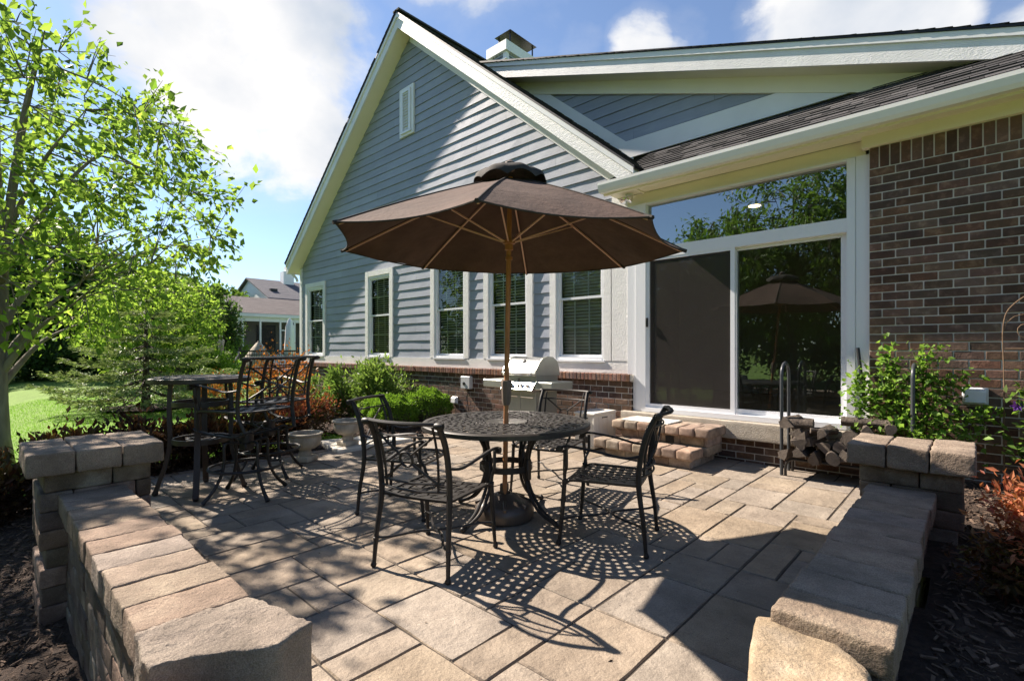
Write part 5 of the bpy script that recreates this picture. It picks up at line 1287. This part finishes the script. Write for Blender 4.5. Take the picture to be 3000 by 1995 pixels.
# trees across the garden behind the camera; the glass door mirrors them
for k, (x, y, H, R, lb) in enumerate(((-13.5,-13,7.6,3.6,'willowy green tree mirrored at the left of the transom glass'),(-9.8,-14.5,8.8,3.8,'green tree mirrored above the screen door'),(-6.2,-14,10.2,4.2,'tall green tree mirrored in the middle of the door glass'),(-2.0,-14,11.4,4.4,'tallest tree mirrored at the right of the transom glass'),(3.0,-14,11.0,4.4,'green tree mirrored beside the tallest one'),(-18.5,-14,6.0,3.2,'lower tree mirrored at the left window panes'),(-24.5,-13,7.2,3.4,'green tree mirrored in the far left windows'))):
    crown_tree('garden_tree', lb, (x, y, gh(x, y)-.1), H, H*.55, (R, R, H*.45), 14, 80, 620, 20, .26, M['mid'], M['darkbark'], .18, .8, 'trees mirrored in the glass', 60+k, .4, .7, bias=.4)
for k in range(5):
    x = -17+k*5.5; shrub('garden_bush', 'green bush low in the mirrored garden, number %s from the left' % words[k], 'bush', (x, -16.5, gh(x,-16.5)), 2.4, 2.2, 2200, .26, M['dark'], 34, .6, 'bushes mirrored in the glass')
# far wood all round
mb = MB(); rng = np.random.default_rng(77); n = 26000; a = rng.uniform(0, 2*pi, n); r = rng.uniform(75, 92, n); hmax = 6.0+2.2*np.sin(a*23)+1.6*np.sin(a*51+1)+1.2*np.sin(a*97)
P = np.stack([r*np.cos(a), r*np.sin(a), 1.0+hmax*rng.uniform(0, 1, n)**.8], 1); leaves(mb, P, 1.25, .8, .2, rng=rng)
tag(mb.build('far_wood', M['mid'], fix=False), 'distant line of trees closing the horizon', 'woodland', kind='stuff')

# grass blades on the nearer lawn
mb = MB(); rng = np.random.default_rng(5); n = 90000; x = -6.3-rng.uniform(0, 1, n)**1.5*14; y = rng.uniform(-2.5, 5.5, n)
keep = []
for i in range(n):
    X, Y = x[i], y[i]
    if inpoly(X, Y, PA) or inpoly(X, Y, PB) or inpoly(X, Y, PC) or inpoly(X, Y, PD) or Y > 5.9: continue
    keep.append((X, Y, gh(X, Y)-.004))
P = np.array(keep); n = len(P); th = rng.uniform(0, 2*pi, n); w_ = .004; h = rng.uniform(.025, .055, n); t_ = np.stack([np.cos(th), np.sin(th), 0*th], 1); lean_ = rng.normal(size=(n, 3))*.35
lean_[:, 2] = 1; V = np.stack([P-t_*w_, P+t_*w_, P+lean_*h[:, None]], 1).reshape(-1, 3); F = np.arange(3*n).reshape(-1, 3); mb.arr(V, F)
tag(mb.build('grass_blades', M['blade'], fix=False), 'short bright green grass blades of the lawn beside the patio', 'grass', kind='stuff')
# scattered bits on the paving
mb = MB(); rng = np.random.default_rng(6); P = np.stack([rng.uniform(-5.7, -.7, 200), rng.uniform(.8, 5.0, 200), np.full(200, .004)], 1); leaves(mb, P, .022, .4, -1.2, rng=rng)
mb.V = [(x, y, max(z, .001) if z < .02 else .012) for x, y, z in mb.V]
tag(mb.build('leaf_litter', M['chips'], fix=False), 'tiny dry leaf bits scattered over the paving', 'leaf litter', kind='stuff')

# ================================================================ NEIGHBOURING HOUSE
NO = (-36, 13, 0); nh = thing('neighbour_house', 'white neighbouring house with screened porch and brown shingle roof', 'house', NO)
def np_(mb, name, m, parent=None, **k): return mb.build(name, m, parent or nh, org=NO, **k)
M['nshingle'] = mat('nshingle', (.15,.125,.115), (.23,.195,.18), 3, .95, .6, 30, contrast=(.3,.7), stretch=(.3,.5,6), bdist=.05)
M['nshingle2'] = mat('nshingle2', (.07,.07,.085), (.13,.125,.135), 3, .95, .6, 30, contrast=(.3,.7), stretch=(.3,.5,6), bdist=.05)
f = MB(); f.prismY([(-33.75,3.56),(-33.75,3.64),(-36.0,4.86),(-36.0,4.78)], 10.9, 19); np_(f, 'porch_roof', M['nshingle'])
f = MB(); f.box(-33.83, -33.73, 10.88, 19, 3.42, 3.62); f.box(-33.75,-33.2-.8,10.95,19,3.40,3.44); f.box(-36,-33.8,10.88,10.95,3.4,3.6); f.prismY([(-33.8,3.5),(-36,4.75),(-36,3.5)], 10.93, 10.98); np_(f, 'porch_fascia', M['trim'])
f = MB(); f.prismY([(-37.5,5.0),(-37.5,5.1),(-42,6.98),(-42,6.88)], 14.3, 24); f.prismY([(-42,6.98),(-46.5,5.1),(-46.5,5.0),(-42,6.88)], 14.3, 24); np_(f, 'main_roof', M['nshingle2'])
f = MB(); f.box(-46,-37.8,14.6,24,-.5,5.1); f.prismY([(-46,5.1),(-37.8,5.1),(-42,6.85)], 14.55, 14.7); f.box(-37.8,-36,12,19,-.5,4.7); np_(f, 'wall', M['trim'])
f = MB(); f.box(-41.9,-41.2,16.9,17.75,6.6,7.7); c = np_(f, 'chimney', M['trim']); f = MB(); f.box(-41.75,-41.35,17.15,17.45,7.7,8.1); np_(f, 'chimney_pipe', M['trim'], c)
f = MB(); f.box(-39.3,-39.0,13.05+2,13.55+2,5.75,5.95); np_(f, 'roof_vent', M['black'])
posts = [11.1, 11.37, 12.43, 13.70, 14.65, 16.2, 17.6, 18.8]
f = MB()
for y in posts: f.box(-34.0, -33.88, y-.055, y+.055, -.4, 3.44)
for x in (-35.9,-35.0): f.box(x-.05, x+.05, 11.04, 11.14, -.4, 3.44)
f.box(-34.0,-33.9,11.05,19,3.12,3.40); f.box(-34.0,-33.9,11.05,19,-.4,.95); f.box(-36,-34,11.03,11.1,-.4,.95); f.box(-33.99,-33.9,13.78,14.6,2.55,2.62); f.box(-36,-34,11.03,11.1,3.12,3.4)
np_(f, 'porch_frame', M['trim'])
f = MB(); f.box(-36.05,-35.98,11.2,19,-.4,4.6); np_(f, 'porch_back_wall', M['interior'])
f = MB(); f.box(-35.97,-35.94,12.9,14.2,.8,3.0); np_(f, 'porch_window_shade', M['darkroom'])
f = MB()
for a_, b_ in zip(posts[1:-1], posts[2:]): f.add([(-33.94,a_+.055,.95),(-33.94,b_-.055,.95),(-33.94,b_-.055,3.12),(-33.94,a_+.055,3.12)], [(0,1,2,3)])
np_(f, 'porch_screen', M['screen'], fix=False)
# things around it
t = thing('closed_umbrella', 'tall closed white patio umbrella in front of the neighbouring porch', 'umbrella', (-31, 13.1, -.3)); mb = MB()
vs = []; n = 16
for j, (r, z) in enumerate(((.02,3.55),(.10,3.42),(.22,3.0),(.24,2.2),(.28,1.4),(.20,.95))):
    for k in range(n): a = 2*pi*k/n; q = r*(1+.22*cos(a*4+j*.3)); vs.append((q*cos(a), q*sin(a), z))
mb.add(vs, [(j*n+k, j*n+(k+1) % n, (j+1)*n+(k+1) % n, (j+1)*n+k) for j in range(5) for k in range(n)]); mb.build('folded_canopy', M['trim'], t, smooth='all'); mb = MB(); mb.tube([(0,0,0),(0,0,3.5)], .03, 8); mb.build('pole', M['wood'], t)
t = thing('covered_umbrella', 'pale grey cone shaped cover over furniture by the neighbouring fence', 'cover', (-28.2, 10.25, .4)); mb = MB(); vs = []
for j, (r, z) in enumerate(((.03,1.32),(.12,1.25),(.34,.95),(.60,.55),(.66,.0))):
    for k in range(20): a = 2*pi*k/20; q = r*(1+.07*cos(a*7)); vs.append((q*cos(a), q*sin(a), z))
mb.add(vs, [(j*20+k, j*20+(k+1) % 20, (j+1)*20+(k+1) % 20, (j+1)*20+k) for j in range(4) for k in range(20)]); mb.build('cover', M['urn'], t, smooth='all'); mb = MB(); mb.cham(-.05,.05,-.05,.05,1.24,1.36,.02); mb.build('cap', M['black'], t)
t = thing('black_fence', 'low black metal fence with pickets in front of the neighbouring porch', 'fence', (-26, 10.5, 0)); O = (-26,10.5,0)
P0, P1 = Vector((-26.0, 8.6, 0)), Vector((-26.0, 13.0, 0)); mb = MB()
mb.box(-26.03,-25.97,8.6,13,1.18,1.26); mb.box(-26.02,-25.98,8.6,13,1.02,1.06); mb.box(-26.02,-25.98,8.6,13,.15,.20); mb.tube([(-26,8.6,1.2),(-24.2,7.7,.62)], .035, 5); mb.tube([(-26,8.6,.9),(-24.2,7.7,.36)], .02, 5)
mb.build('rail', M['black'], t, org=O); mb = MB(); y = 8.7
while y < 13: mb.box(-26.008,-25.992,y-.008,y+.008,.15,1.2); y += .11
mb.build('pickets', M['black'], t, org=O)
for (x, y, h) in ((-26,8.6,1.4),(-26,10.1,1.38),(-26,11.6,1.38),(-26,13,1.38),(-24.2,7.7,.95)): mb = MB(); mb.box(x-.05,x+.05,y-.05,y+.05,-.4,h); mb.box(x-.07,x+.07,y-.07,y+.07,h,h+.03); mb.build('post', M['black'], t, org=O)
mb = MB(); courses(mb, -27.5, -27.2, 4.6, 8.2, -.7, .62, .2, .55, 900, 'y'); tag(mb.build('retaining_wall', M['wallstone'], smooth='all'), 'low dark block retaining wall on the neighbouring lawn', 'wall')
t = thing('garden_statue', 'pale slender stone figure statue on a plinth by the neighbouring trees', 'statue', (-29.3, 8.75, gh(-29.3,8.75))); mb = MB(); mb.box(-.22,.22,-.22,.22,0,.95); mb.box(-.27,.27,-.27,.27,.95,1.03); mb.build('plinth', M['slab'], t)
mb = MB(); mb.lathe([(0,1.03),(.17,1.03),(.15,1.2),(.12,1.55),(.14,1.75),(.17,1.92),(.16,2.0),(.06,2.05),(.05,2.09),(.085,2.15),(.09,2.22),(.06,2.29),(0,2.31)], 14); mb.tube([(.15,0,1.95),(.2,.02,1.75),(.12,-.12,1.62)], .035, 6); mb.build('figure', M['urn'], t, smooth=True)
